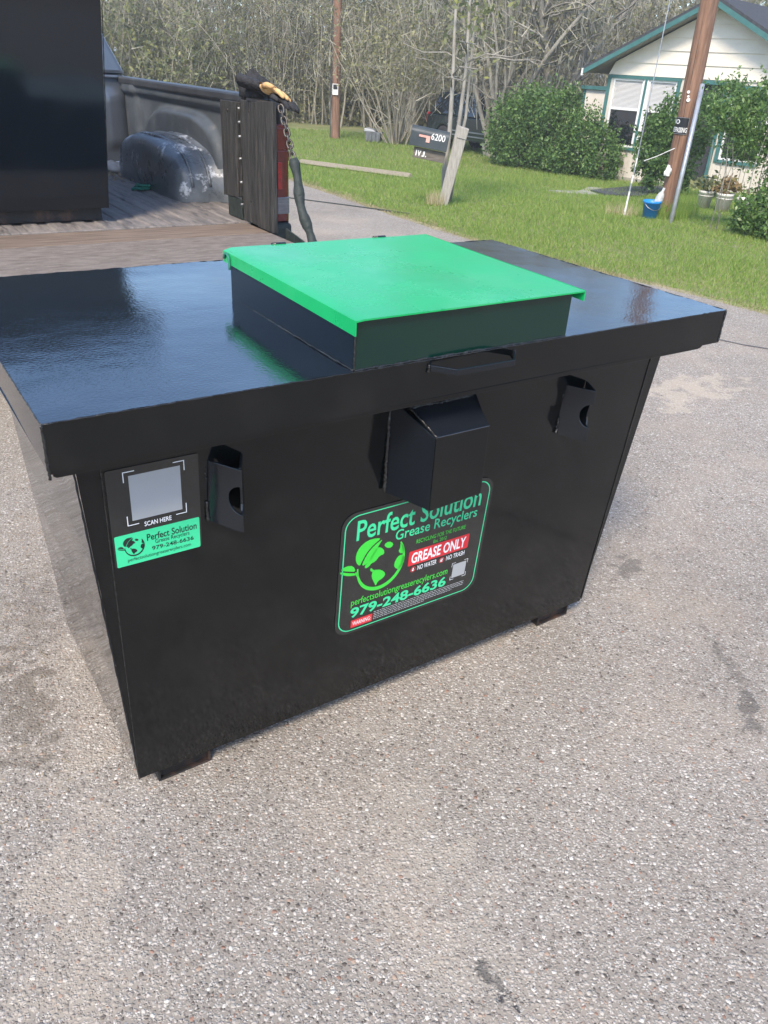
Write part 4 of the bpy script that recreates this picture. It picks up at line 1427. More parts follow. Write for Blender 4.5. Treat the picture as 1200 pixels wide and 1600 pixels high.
m_ = MB(); m_.lathe([(0.0, -.075), (0.026, -.075), (0.034, -.066), (0.034, .062), (0.027, .075), (0.0, .075)], n=20)
m_.xform(lambda p: Vector((p.z, p.x, p.y)))
m_.build('can_body', M['can'], t_, smooth=True)
m_ = MB(); m_.lathe([(0.0346, -.02), (0.0346, .012)], n=20)
m_.xform(lambda p: Vector((p.z, p.x, p.y)))
m_.build('red_band', M['can_red'], t_, smooth=True)
# tangled green ratchet strap
m_ = MB()
rs = random.Random(5)
pts = []
for k in range(46):
    a = k * 0.62
    pts.append(Vector((0.085 * math.cos(a) * (0.6 + 0.4 * rs.random()) + 0.0016 * k, 0.032 * math.sin(a) + 0.01 * rs.random(), 0.008 + 0.0009 * k * rs.random())))
m_.tube(pts, 0.008, 6)
o = m_.build('tie_strap', M['strap'], None, smooth=True)
o.location = TS(1.71, 5.52, ZF); o.rotation_euler = (0, 0, YAW + R(20))
tag(o, 'tangled dark green tie strap on the bed floor by the wheel arch', 'strap')
m_ = MB()
for i in range(90):
    x, y = random.gauss(0, .09), random.gauss(0, .16)
    a = random.random() * 6.28; l = 0.01 + 0.03 * random.random()
    m_.beam((x, y, .004 + .02 * random.random()), (x + l * math.cos(a), y + l * math.sin(a), .006 + .02 * random.random()), .008, .003)
o = m_.build('bed_debris', M['straw'], None, fix=False)
o.location = TS(1.70, 6.18, ZF); o.rotation_euler = (0, 0, YAW)
tag(o, 'dry leaves and scraps on the truck bed floor', 'debris', kind='stuff')

# gloves on the post: a black pair with tan leather palms
def glove(label, loc, rot, mat_palm, mat_back, cuff):
    g = thing('work_glove', label, 'glove', loc, 0, 'work gloves on the tail post')
    g.rotation_euler = rot
    m_ = MB()
    def ell(c, r3, nu=14, nv=8):
        m_.grid(lambda i, j: (c[0] + r3[0] * math.cos(2 * math.pi * i) * math.cos(math.pi * (j - .5)), c[1] + r3[1] * math.sin(2 * math.pi * i) * math.cos(math.pi * (j - .5)), c[2] + r3[2] * math.sin(math.pi * (j - .5))), nu, nv)
    ell((0, 0, 0), (0.062, 0.052, 0.022))
    m_.build('palm', mat_palm, g, smooth=True)
    for i, (y, l, bend) in enumerate(((-0.036, .075, .2), (-0.013, .088, .1), (0.011, .085, .15), (0.034, .068, .3))):
        f = MB()
        f.tube([(0.040, y, 0), (0.040 + l * .5, y * 1.1, -0.002 - .01 * bend), (0.040 + l * .9, y * 1.15, -0.012 - .03 * bend), (0.040 + l, y * 1.15, -.016 - .04 * bend)], [0.013, 0.0125, 0.0105, 0.005], 8)
        f.build('finger', mat_palm, g, smooth=True)
    f = MB()
    f.tube([(-0.01, -0.045, 0), (0.025, -0.075, 0.002), (0.058, -0.082, 0.0), (0.068, -.082, 0)], [0.015, 0.014, 0.011, 0.005], 8)
    f.build('thumb', mat_palm, g, smooth=True)
    f = MB()
    f.tube([(-0.035, 0, 0.004), (-0.09, 0, 0.006), (-0.09 - cuff, 0, 0.010)], [0.040, 0.045, 0.052], 12)
    f.xform(lambda p: Vector((p.x, p.y, p.z * 0.55)))
    f.build('cuff', M['black_cloth'], g, smooth=True)
    f = MB()
    f.grid(lambda i, j: (-0.045 + 0.10 * i, -0.05 + 0.10 * j, 0.012 + 0.016 * math.sin(math.pi * i) * math.sin(math.pi * j)), 8, 8)
    f.build('back', mat_back, g, smooth=True)
    return g
glove('tan leather work glove lying over the tail post, fingers towards the road', TS(1.945, 4.02, 1.565), (R(-22), R(10), YAW - R(60)), M['tan_leather'], M['tan_leather'], 0.09)
glove('black work glove with tan fingertips under the tan glove', TS(1.985, 3.99, 1.532), (R(-10), R(14), YAW - R(72)), M['black_cloth'], M['black_cloth'], 0.10)
lump('knit_cap', 'crumpled black knit cap beside the gloves on the tail post', 'cap', TS(1.965, 4.25, 1.520), YAW + R(100), (0.105, 0.07, 0.085), M['black_cloth'], 8, 0.16)

# ------------------------------------------------------------------ foliage helpers
def leaf_quads(C_, size, stretch=1.0, up=0.0, rng_=None):
    """one small quad per centre, randomly turned"""
    rg = rng_ or RNG
    n = len(C_)
    a = rg.normal(size=(n, 3)); a[:, 2] += up
    a /= np.linalg.norm(a, axis=1)[:, None]
    b = rg.normal(size=(n, 3))
    b -= (b * a).sum(1)[:, None] * a
    b /= np.linalg.norm(b, axis=1)[:, None]
    s = (size * (0.6 + 0.8 * rg.random(n)))[:, None]
    V = np.empty((n, 4, 3), np.float32)
    V[:, 0] = C_ - a * s * 0.5 * stretch
    V[:, 1] = C_ + b * s * 0.32
    V[:, 2] = C_ + a * s * 0.5 * stretch
    V[:, 3] = C_ - b * s * 0.32
    return V

def blob_points(blobs, n, shell=0.55, lump_=0.22):
    """points in the outer part of several ellipsoids, clumped"""
    w = np.array([b[3] * b[4] + b[4] * b[5] + b[3] * b[5] for b in blobs]); w = w / w.sum()
    out = []
    for b, k in zip(blobs, (w * n).astype(int)):
        nc = max(20, k // 45)
        d = RNG.normal(size=(nc, 3)); d /= np.linalg.norm(d, axis=1)[:, None]
        r = shell + (1.02 - shell) * RNG.random(nc) ** 0.6
        cc = d * r[:, None]
        idx = RNG.integers(0, nc, k)
        p = cc[idx] + RNG.normal(size=(k, 3)) * lump_ * (0.5 + 0.5 * RNG.random(k))[:, None]
        out.append(p * np.array(b[3:6]) + np.array(b[0:3]))
    return np.concatenate(out)

def stems_mb(base, n, spread, height, r0, lean=0.35, nseg=9, rs=None, sides=4, twist=0.12, kids=2):
    rs = rs or random
    mb = MB()
    tips = []
    for i in range(n):
        a = rs.random() * 6.283
        d0 = spread * math.sqrt(rs.random())
        p = Vector((base[0] + d0 * math.cos(a), base[1] + d0 * math.sin(a), base[2] - 0.06))
        dr = Vector((math.cos(a) * lean * rs.random(), math.sin(a) * lean * rs.random(), 1)).normalized()
        h = height * (0.6 + 0.5 * rs.random())
        pts, rad = [p.copy()], [r0 * (0.6 + 0.7 * rs.random())]
        for k in range(nseg):
            dr = (dr + Vector((rs.gauss(0, twist), rs.gauss(0, twist), rs.gauss(0, twist * .3)))).normalized()
            p = p + dr * (h / nseg)
            pts.append(p.copy())
            rad.append(rad[0] * (1 - 0.85 * (k + 1) / nseg))
        mb.tube(pts, rad, sides, cap=False)
        tips += pts[2:]
        for q in range(kids):
            k = rs.randrange(2, nseg)
            p2 = pts[k].copy()
            d2 = Vector((rs.gauss(0, 1), rs.gauss(0, 1), 0.3 + rs.random())).normalized()
            c = [p2.copy()]
            for g in range(5):
                d2 = (d2 + Vector((rs.gauss(0, .25), rs.gauss(0, .25), rs.gauss(0, .2)))).normalized()
                p2 = p2 + d2 * (h * 0.06)
                c.append(p2.copy())
            mb.tube(c, [rad[k] * .55 * (1 - .8 * g / 5) for g in range(6)], 3, cap=False)
            tips += c[2:]
    return mb, np.array([tuple(t) for t in tips])

# ------------------------------------------------------------------ mailbox
mbx = thing('mailbox', 'dark grey mailbox numbered 6200 on a leaning weathered post', 'mailbox', (0.60, 12.57, gz(12.57)))
g0 = gz(12.57)
pm = MB()
def post(i0):
    pass
pb, pt = Vector((-0.02, 0, -0.1)), Vector((0.205, 0.0, 1.06))
pm.prism([pb + Vector(q) for q in ((-.070, -.055, 0), (.070, -.055, 0), (.070, .055, 0), (-.070, .055, 0))],
         [pt + Vector(q) for q in ((-.092, -.055, 0.035), (.080, -.055, -0.015), (.085, .055, -0.01), (-.088, .055, 0.03))])
po = pm.build('post', M['greywood'], mbx, bevel=0.012)
w = MB(); w.tube([Vector((0.12, -.06, .93)), Vector((0.285, -.06, .90))], 0.004, 6); w.build('wire_wrap', M['wire'], po)
TL = R(7.8)
def mrot(p, c=Vector((-0.27, -0.03, 0.895))):
    ca, sa = math.cos(-TL), math.sin(-TL)
    return Vector((c.x + p.x * ca - p.z * sa, c.y + p.y, c.z + p.x * sa + p.z * ca))
bx = MB()
prof = [(-0.09, -0.13), (0.09, -0.13), (0.09, 0.05)] + [(0.09 * math.cos(a), 0.05 + 0.085 * math.sin(a)) for a in np.linspace(0.2, math.pi - .2, 9)] + [(-0.09, 0.05)]
bx.prism([(-0.27, y, z) for y, z in prof], [(0.27, y, z) for y, z in prof])
bx.xform(mrot)
bo = bx.build('box', M['mailbox'], mbx, bevel=0.006)
bx = MB()
bx.prism([(-0.285, y * 1.04, z * 1.03) for y, z in prof], [(-0.262, y * 1.04, z * 1.03) for y, z in prof])
bx.xform(mrot); bx.build('door', M['mailbox'], bo)
fl_ = MB()
fl_.box(-0.165, 0.0, -0.102, -0.094, 0.005, 0.034); fl_.box(-0.055, 0.0, -0.102, -0.094, -0.052, 0.0045)
fl_.xform(mrot); fl_.build('flag', M['flag'], bo)
nm_ = text_mb('6200', 0.012, -0.005, 0.205, 0.088, bold=0.012)
nm_.xform(lambda p: mrot(Vector((p.x, -0.0925, p.y)))); nm_.build('house_number', M['white'], bo, fix=False)
bd = MB()
bd.box(-0.20, 0.27, -0.03, 0.0, -0.285, -0.142); bd.xform(mrot)
bdo = bd.build('name_board', M['darkboard'], mbx, bevel=0.004)
x = -0.165
for ch_, wd_ in (('I', .016), ('V', .05), ('J', .042), ('.', .016)):
    hh_ = 0.075 if ch_ != '.' else 0.02
    tm = text_mb(ch_, x, -0.255, wd_, hh_, bold=0.05 if ch_ != '.' else 0.02)
    tm.xform(lambda p: mrot(Vector((p.x, -0.033, p.y)))); tm.build('lettering', M['white'], bdo, fix=False)
    x += wd_ + 0.012

# slender twin-trunk tree behind the mailbox
tt = thing('young_tree', 'slender pale twin-trunk tree rising just behind the mailbox', 'tree', (0.66, 13.0, gz(13.0)))
rs = random.Random(21)
tk = MB()
def trunk(pts, r0, r1, mb_, n=8):
    mb_.tube(pts, [r0 + (r1 - r0) * i / (len(pts) - 1) for i in range(len(pts))], n)
trunk([(-0.02, 0, -.1), (-0.06, 0, .45), (-0.03, 0, 1.0), (-0.05, 0.02, 1.7), (-0.09, .05, 2.6), (-0.1, .1, 4.0), (-.2, .1, 5.5)], .045, .012, tk)
trunk([(0.02, 0, -.1), (0.02, .02, .5), (0.10, 0.03, 1.1), (0.13, 0.03, 1.8), (0.10, .06, 2.6), (0.16, .1, 4.0), (.3, .1, 5.4)], .04, .012, tk)
trunk([(0.06, 0.12, -.1), (0.12, .14, .6), (0.20, 0.15, 1.2), (0.20, 0.16, 2.0), (0.22, .2, 3.2)], .035, .012, tk)
for q in range(16):
    z = 1.5 + 3.2 * rs.random()
    a = rs.random() * 6.28
    p0 = Vector((rs.choice((-0.06, 0.12)), .03, z))
    p1 = p0 + Vector((.3 * math.cos(a), .3 * math.sin(a), .12)); p2 = p1 + Vector((.35 * math.cos(a + .5), .35 * math.sin(a + .5), -.02)); p3 = p2 + Vector((.3 * math.cos(a + .2), .3 * math.sin(a), .1))
    tk.tube([p0, p1, p2, p3], [.014, .010, .007, .003], 5)
tk.build('trunk', M['bark'], tt, smooth=True)
C_ = blob_points([(0, 0, 3.4, .8, .8, 1.1), (0.1, .2, 4.6, .7, .7, .9)], 1500, .3, .3)
np_mesh('crown', leaf_quads(C_, .07, 1.4), 4, M['greenwood'], tt)

# ------------------------------------------------------------------ poles
def pole(label, x, y, r, h, lean, seed):
    po_ = thing('utility_pole', label, 'utility pole', (x, y, gz(y)), 0, 'wooden utility poles')
    m_ = MB()
    rs_ = random.Random(seed)
    n, k = 18, 26
    vs, fs = [], []
    for j in range(k + 1):
        z = -0.1 + (h + .1) * j / k
        for i in range(n):
            a = 2 * math.pi * i / n
            rr = r * (1 - 0.22 * j / k) * (1 + .02 * math.sin(5 * a + seed) + .012 * math.sin(9 * a + z * 2))
            vs.append((lean * z + rr * math.cos(a), rr * math.sin(a), z))
    for j in range(k):
        for i in range(n):
            i2 = (i + 1) % n
            fs.append((j * n + i, j * n + i2, (j + 1) * n + i2, (j + 1) * n + i))
    fs.append(tuple(k * n + i for i in range(n)))
    m_.add(vs, fs)
    m_.build('shaft', M['pole'], po_, smooth=True)
    # dark checks running up the wood
    ck = MB()
    for q in range(5):
        a = math.pi * (1.15 + .7 * rs_.random()); z0 = .1 + 1.5 * rs_.random(); l = .5 + 1.0 * rs_.random()
        pts = []
        for g in range(9):
            z = z0 + l * g / 8
            rr = r * (1 - 0.22 * z / h) * 1.012
            pts.append((lean * z + rr * math.cos(a + .02 * math.sin(g)), rr * math.sin(a + .02 * math.sin(g)), z))
        ck.tube(pts, [.001 + .003 * math.sin(math.pi * g / 8) for g in range(9)], 4)
    tag(ck.build('drying_check', M['deckwood'], po_), kind='stuff')
    return po_
p1 = pole('brown utility pole with warning sign, standing in the yard near the house', 4.09, 12.92, 0.132, 9.0, -0.02, 3)
p2 = pole('distant brown utility pole at the wood edge behind the truck', -2.56, 30.75, 0.155, 8.5, -0.004, 5)
# sign curved round the near pole
sg = thing('warning_sign', 'small black no trespassing sign nailed round the near utility pole', 'sign', (4.09 - .02 * 1.2, 12.92, gz(12.92)))
view = math.atan2(-12.92, -4.09 + .0)          # towards the camera
def wrap(x, z, off):                            # x: metres along the arc from the view line, + to the right
    rr = 0.131 + off
    a = view + x / 0.131
    return Vector((rr * math.cos(a), rr * math.sin(a), z))
x0s, x1s, z0s, z1s = -0.225, 0.055, 1.15, 1.375
m_ = MB()
m_.grid(lambda i, j: wrap(x0s + (x1s - x0s) * i, z0s + (z1s - z0s) * j, .006), 24, 2)
m_.grid(lambda i, j: wrap(x0s + (x1s - x0s) * i, z0s + (z1s - z0s) * j, .003), 24, 2)
so = m_.build('sign_plate', M['sign'], sg, smooth=True)
def wrapped_text(b, x, z, w, h, bold):
    t_m = text_mb(b, x, z, w, h, bold=bold)
    t_m.xform(lambda p: wrap(p.x, p.y, .0085)); t_m.build('lettering', M['white'], so, fix=False)
wrapped_text('NO', -0.205, 1.285, 0.135, 0.062, .02)
wrapped_text('TRESPASSING', -0.215, 1.175, 0.262, 0.068, .02)
m_ = MB()
for zz_ in (z0s + .006, z1s - .006):
    m_.tube([wrap(x0s + (x1s - x0s) * i / 20, zz_, .008) for i in range(21)], .002, 4)
m_.tube([wrap(x1s - .005, z0s + .006, .008), wrap(x1s - .005, z1s - .006, .008)], .002, 4)
m_.build('border', M['vgrey'], so)
for i, (z, r_) in enumerate(((1.70, .021), (1.645, .016), (1.60, .026))):
    m_ = MB(); c = wrap(-0.035 + .01 * i, z, .001); o_ = wrap(-0.035 + .01 * i, z, .01) - c
    o_.normalize()
    m_.tube([c, c + o_ * .006], r_, 12)
    o = m_.build('number_tag', M['white'], None)
    o.location = (4.09 - .02 * 1.6, 12.92, gz(12.92))
    tag(o, ('upper round white tag on the near utility pole', 'small middle white tag on the near utility pole', 'lower larger white tag on the near utility pole')[i], 'tag', 'white tags on the near pole')
# meter tag on the far pole
m_ = MB(); m_.box(-.10, .10, -.012, .0, -.17, .17)
o = m_.build('pole_tag', M['white'], None, bevel=.004); o.location = (-2.585, 30.57, .92); tag(o, 'small white and black plate on the distant utility pole', 'plate')
m_ = MB(); m_.box(-.075, .075, -.018, -.0125, .0, .15); d_ = m_.build('dark_panel', M['sign'], o)
m_ = MB(); m_.tube([(-2.74, 30.62, -.6), (-2.75, 30.62, 4), (-2.77, 30.62, 7.8)], .02, 6)
tag(m_.build('ground_wire', M['wire'], None), 'thin dark cable running up the distant utility pole', 'cable')
# guard pipe, guy rod and wire by the near pole
m_ = MB(); m_.tube([(3.905, 12.06, gz(12.06) - .05), (4.02, 12.38, .8), (4.135, 12.735, 1.72)], .032, 10)
tag(m_.build('guard_pipe', M['galv'], None, smooth=True), 'grey galvanised pipe leaning against the near utility pole', 'pipe')
rod = thing('guy_marker', 'thin white guy rod with dark bands standing left of the blue bucket', 'guy rod', (3.36, 12.61, gz(12.61)))
for k in range(8):
    z0_, z1_ = .0 + .115 * k, .0 + .115 * (k + 1)
    m_ = MB(); m_.tube([(0.004 * k, 0, z0_ - (.1 if k == 0 else 0)), (0.004 * (k + 1), 0, z1_ - .0005)], .015 - .0008 * k, 8)
    m_.build('rod_band', M['white'] if k % 2 == 0 or k < 2 else M['galv'], rod)
m_ = MB(); m_.tube([(0.032, 0, .92), (0.05, 0, 2.7), (0.12, 0.1, 8)], .007, 6); m_.build('guy_wire', M['galv'], rod)
m_ = MB(); m_.tube([(3.60, 13.0, .67), (3.75, 12.9, .75), (3.96, 12.8, .88)], .006, 5)
tag(m_.build('string', M['white'], None), 'pale string tied from the near pole to the shrub', 'string')
lump('white_cloth', 'scrap of white cloth caught on the near utility pole', 'cloth', (3.93, 12.79, .50), .3, (.05, .03, .09), M['white'], 12, .3)
# blue bucket with a clear bottle
bk = thing('bucket', 'bright blue plastic bucket at the foot of the near pole', 'bucket', (3.715, 12.52, gz(12.52)))
m_ = MB(); m_.lathe([(0.0, .0), (.098, .0), (.125, .21), (.137, .212), (.137, .245), (.128, .248), (.122, .21), (.095, .012), (0, .012)], n=28)
m_.build('pail', M['blue'], bk, smooth=True)
m_ = MB(); m_.tube([(.137 * math.cos(a), .137 * math.sin(a) , .225 - .10 * math.sin((a - math.pi * 1.1) / .9) ) for a in np.linspace(math.pi * 1.1, math.pi * 2.0, 12)], .004, 5); m_.build('handle', M['steel'], bk, smooth=True)
m_ = MB(); m_.lathe([(0, -.02), (.055, -.02), (.06, .0), (.06, .16), (.045, .21), (.02, .25), (.018, .30), (0, .30)], n=18)
o = m_.build('plastic_bottle', M['plastic_clear'], None, smooth=True); o.location = (3.80, 12.60, gz(12.52) + .13); o.rotation_euler = (0, R(14), 0)
tag(o, 'cloudy clear plastic bottle standing up in the blue bucket', 'bottle')

# ------------------------------------------------------------------ crate and timber
cr_ = thing('plastic_crate', 'dark grey plastic crate with pale lid lying on the far lawn', 'crate', (-1.16, 30.1, gz(30.1)), R(-12))
m_ = MB(); m_.prism([(-.24, -.18, 0), (.24, -.18, 0), (.24, .18, 0), (-.24, .18, 0)], [(-.29, -.22, .33), (.29, -.22, .33), (.29, .22, .33), (-.29, .22, .33)])
m_.build('tub', M['grey_plastic'], cr_, bevel=.02)
m_ = MB(); m_.prism([(-.31, -.24, .332), (.10, -.24, .332), (.06, .24, .332), (-.31, .24, .332)], [(-.30, -.23, .44), (.02, -.23, .40), (.0, .23, .40), (-.30, .23, .45)])
m_.build('lid', M['vgrey'], cr_, bevel=.02)
for i in range(4):
    m_ = MB(); m_.box(-.22 + .13 * i, -.17 + .13 * i, -.235, -.20, .05, .30); m_.build('rib', M['grey_plastic'], cr_)
tm_ = MB()
ptsT = [(-2.6, 21.03), (-1.07, 19.38), (0.12, 18.02)]
tm_.tube([(a[0], a[1], gz(a[1]) + .03) for a in ptsT], .085, 4)
tag(tm_.build('landscape_timber', M['timber'], None, bevel=.01), 'long pale landscape timber lying along the lawn edge', 'timber')

# ------------------------------------------------------------------ parked utility vehicle
hd_ = math.atan2(-0.77, 0.64)
suv = thing('parked_suv', 'dark green sport utility vehicle parked behind the mailbox, half hidden by trunks', 'car', (2.66, 28.55, -0.621), hd_)
YR = -0.87
low = [(-2.12, .42), (-2.15, .62), (-2.12, .98), (-2.08, 1.03), (0.62, 1.03), (0.78, 1.00), (1.92, .93), (2.12, .82), (2.18, .60), (2.15, .40)]
def arch_pts(cx, r):
    return [(cx + r * math.cos(a), .36 + r * math.sin(a)) for a in np.linspace(0, math.pi, 11)]
bot = [(2.15, .40)] + arch_pts(1.33, .40) + arch_pts(-1.30, .40) + [(-2.12, .42)]
loop = low[:-1] + bot[:-1]
m_ = MB()
m_.prism([(x, YR, z) for x, z in loop], [(x, -YR, z) for x, z in loop])
m_.build('body', M['suv'], suv, bevel=.03)
gh_b = [(-2.07, 1.032), (0.66, 1.032)]
m_ = MB()
hb_, ht_ = .845, .66
xb = [-2.08, 0.70]; xt = [-1.78, -0.05]
m_.prism([(xb[0], -hb_, 1.031), (xb[1], -hb_, 1.031), (xb[1], hb_, 1.031), (xb[0], hb_, 1.031)],
         [(xt[0], -ht_, 1.70), (xt[1], -ht_, 1.72), (xt[1], ht_, 1.72), (xt[0], ht_, 1.70)])
m_.build('greenhouse', M['suv'], suv, bevel=.06)
m_ = MB(); m_.box(-1.72, -.10, -.62, .62, 1.722, 1.742); m_.build('roof_panel', M['suv'], suv, bevel=.015)
def win(pts, side, nm='side_window'):
    # points given as (x, z) on the sloping side
    m2 = MB()
    def on(x, z, o_):
        k = (z - 1.031) / (1.71 - 1.031)
        return (x, side * (hb_ + (ht_ - hb_) * k + o_), z)
    m2.prism([on(x, z, -.01) for x, z in pts], [on(x, z, .010) for x, z in pts])
    return m2.build(nm, M['glass'], suv)
for sd in (-1, 1):
    win([(-1.93, 1.10), (-0.80, 1.07), (-0.80, 1.60), (-1.62, 1.60), (-1.76, 1.52)], sd, 'quarter_window')
    win([(-0.70, 1.07), (0.46, 1.06), (0.06, 1.57), (-0.12, 1.61), (-0.70, 1.61)], sd, 'door_window')
    for z in (.62, .50):
        m_ = MB(); m_.box(-0.86, 0.78, sd * .885 - .012, sd * .885 + .012, z - .022, z + .022)
        m_.build('side_moulding', M['suv_trim'], suv, bevel=.006)
    m_ = MB(); m_.box(-2.168, -2.04, sd * .80 - .05, sd * .80 + .08, .80, 1.08); m_.build('tail_light', M['lens_hot'], suv, bevel=.01)
    m_ = MB(); m_.box(.42, .55, sd * .98 - .09, sd * .98 + .09, 1.06, 1.20); m_.build('mirror', M['suv'], suv, bevel=.03)
    m_ = MB(); m_.box(-.72, -.712, sd * .875 - .004, sd * .875 + .004, .45, 1.03); m_.build('door_gap', M['vdark'], suv)
    m_ = MB(); m_.box(-.62, -.46, sd * .885 - .012, sd * .885 + .012, .87, .91); m_.build('door_handle', M['suv_trim'], suv, bevel=.006)
m_ = MB(); m_.prism([(0.69, -.70, 1.06), (0.69, .70, 1.06), (0.03, .56, 1.66), (0.03, -.56, 1.66)], [(0.715, -.70, 1.07), (0.715, .70, 1.07), (0.05, .56, 1.68), (0.05, -.56, 1.68)]); m_.build('windscreen', M['glass'], suv)
m_ = MB(); m_.prism([(-2.06, -.66, 1.10), (-2.06, .66, 1.10), (-1.85, .56, 1.58), (-1.85, -.56, 1.58)], [(-2.085, -.66, 1.10), (-2.085, .66, 1.10), (-1.87, .56, 1.59), (-1.87, -.56, 1.59)]); m_.build('rear_window', M['glass'], suv)
m_ = MB(); m_.box(-2.26, -2.10, -.86, .86, .40, .58); m_.build('rear_bumper', M['suv_trim'], suv, bevel=.03)
m_ = MB(); m_.box(2.12, 2.26, -.86, .86, .38, .58); m_.build('front_bumper', M['suv_trim'], suv, bevel=.03)
for x in (1.33, -1.30):
    for y in (-.76, .76):
        m_ = MB(); m_.lathe([(.19, -.10), (.32, -.11), (.355, -.08), (.36, 0), (.355, .08), (.32, .11), (.19, .10)], n=22)
        m_.xform(lambda p: Vector((x + p.x, y + p.z, .36 + p.y)))
        wo = m_.build('wheel', M['rubber'], suv, smooth=True)
        m_ = MB(); m_.lathe([(0, -.07), (.1, -.08), (.19, -.05), (.195, .05), (.1, .08), (0, .07)], n=18)
        m_.xform(lambda p: Vector((x + p.x, y + p.z, .36 + p.y)))
        m_.build('rim', M['steel'], wo, smooth=True)

# ------------------------------------------------------------------ house
HX, HY, HZ = 5.536, 22.41, -0.572
house = thing('house', 'cream clapboard cottage with teal trim and dark gable roof', 'house', (HX, HY, HZ), R(-42.27))
UL, UR_, UP, ZP, SL = -0.68, 4.42, 1.87, 4.00, 0.488
DEP = 7.5
def roof_z(u): return ZP - SL * abs(u - UP)
# lower wall pieces between the openings (front), each butting the next
def wallbox(u0, u1, z0, z1, m='panel', y0=0.0, y1=.12, nm='wall_panel'):
    b = MB(); b.box(u0, u1, y0, y1, z0, z1); return b.build(nm, M[m], house)
wallbox(UL, 1.80, 0.10, 0.745)
wallbox(2.40, UR_, -.3, 0.70)
wallbox(UL, -0.53, 0.7455, 2.41)
wallbox(1.215, 1.80, 0.7455, 2.41)
wallbox(2.40, 2.60, 0.7005, 2.41)
wallbox(3.56, UR_, 0.7005, 2.41)
wallbox(-0.53, 1.215, 2.345, 2.41)
wallbox(2.60, 3.56, 2.30, 2.41)
wallbox(1.80, 2.40, 2.335, 2.41)
wallbox(UL, UR_, -0.5, 0.0995, 'concrete', -.03, .14, 'footing')
b = MB(); b.box(UL, UL + .12, .121, DEP, -.4, 2.62); b.build('side_wall', M['panel'], house)
b = MB(); b.box(UR_ - .12, UR_, .121, DEP, -.4, 2.62); b.build('side_wall', M['panel'], house)
b = MB(); b.box(UL + .12, UR_ - .12, DEP - .12, DEP, -.4, 2.62); b.build('rear_wall', M['panel'], house)
b = MB(); b.prism([(UL, DEP, 2.62), (UR_, DEP, 2.62), (UP, DEP, ZP - .14)], [(UL, DEP - .1, 2.62), (UR_, DEP - .1, 2.62), (UP, DEP - .1, ZP - .14)]); b.build('rear_gable', M['panel'], house)
b = MB(); b.box(UL + .2, UR_ - .2, .5, .55, -.2, 2.4); b.build('room_partition', M['dark_in'], house)
# gable clapboards, each its own board
z = 2.412
k = 0
under = lambda u: roof_z(u) - 0.13
while z < ZP - .2:
    z1 = min(z + 0.272, ZP - .135)
    def span(zz):
        hw = (ZP - .135 - zz) / SL
        return max(UL, UP - hw), min(UR_, UP + hw)
    a0, a1 = span(z); c0, c1_ = span(z1)
    b = MB()
    b.prism([(a0, -.034, z), (a1, -.034, z), (a1, .10, z), (a0, .10, z)], [(c0, -.010, z1 + .012), (c1_, -.010, z1 + .012), (c1_, .10, z1 + .012), (c0, .10, z1 + .012)])
    b.build('siding_board', M['siding'], house)
    z += 0.275
    k += 1
# roof
EU0, EU1 = UP - 3.06, UP + 3.06
for sgn, e in ((-1, EU0), (1, EU1)):
    b = MB()
    ze = ZP - SL * 3.06
    p = [(UP, -.46, ZP), (e, -.46, ze), (e, DEP + .4, ze), (UP, DEP + .4, ZP)]
    b.prism([(x, y, q - .035) for x, y, q in p], [(x, y, q + .045) for x, y, q in p])
    b.build('roof_slope', M['shingle'], house)
    b = MB()
    p = [(UP, -.43, ZP - .04), (e, -.43, ze - .04), (e, DEP + .38, ze - .04), (UP, DEP + .38, ZP - .04)]
    b.prism([(x, y, q - .05) for x, y, q in p], [(x, y, q) for x, y, q in p])
    b.build('soffit', M['soffit'], house)
    b = MB()
    b.prism([(UP, -.478, ZP - .135), (e, -.478, ze - .135), (e, -.478, ze - .025), (UP, -.478, ZP - .025)],
            [(UP, -.455, ZP - .135), (e, -.455, ze - .135), (e, -.455, ze - .025), (UP, -.455, ZP - .025)])
    b.build('rake_board', M['teal'], house)
    b = MB(); b.box(e - .02, e + .02, -.5, -.44, ze - .16, ze - .0) ; b.build('eave_end', M['white'], house)
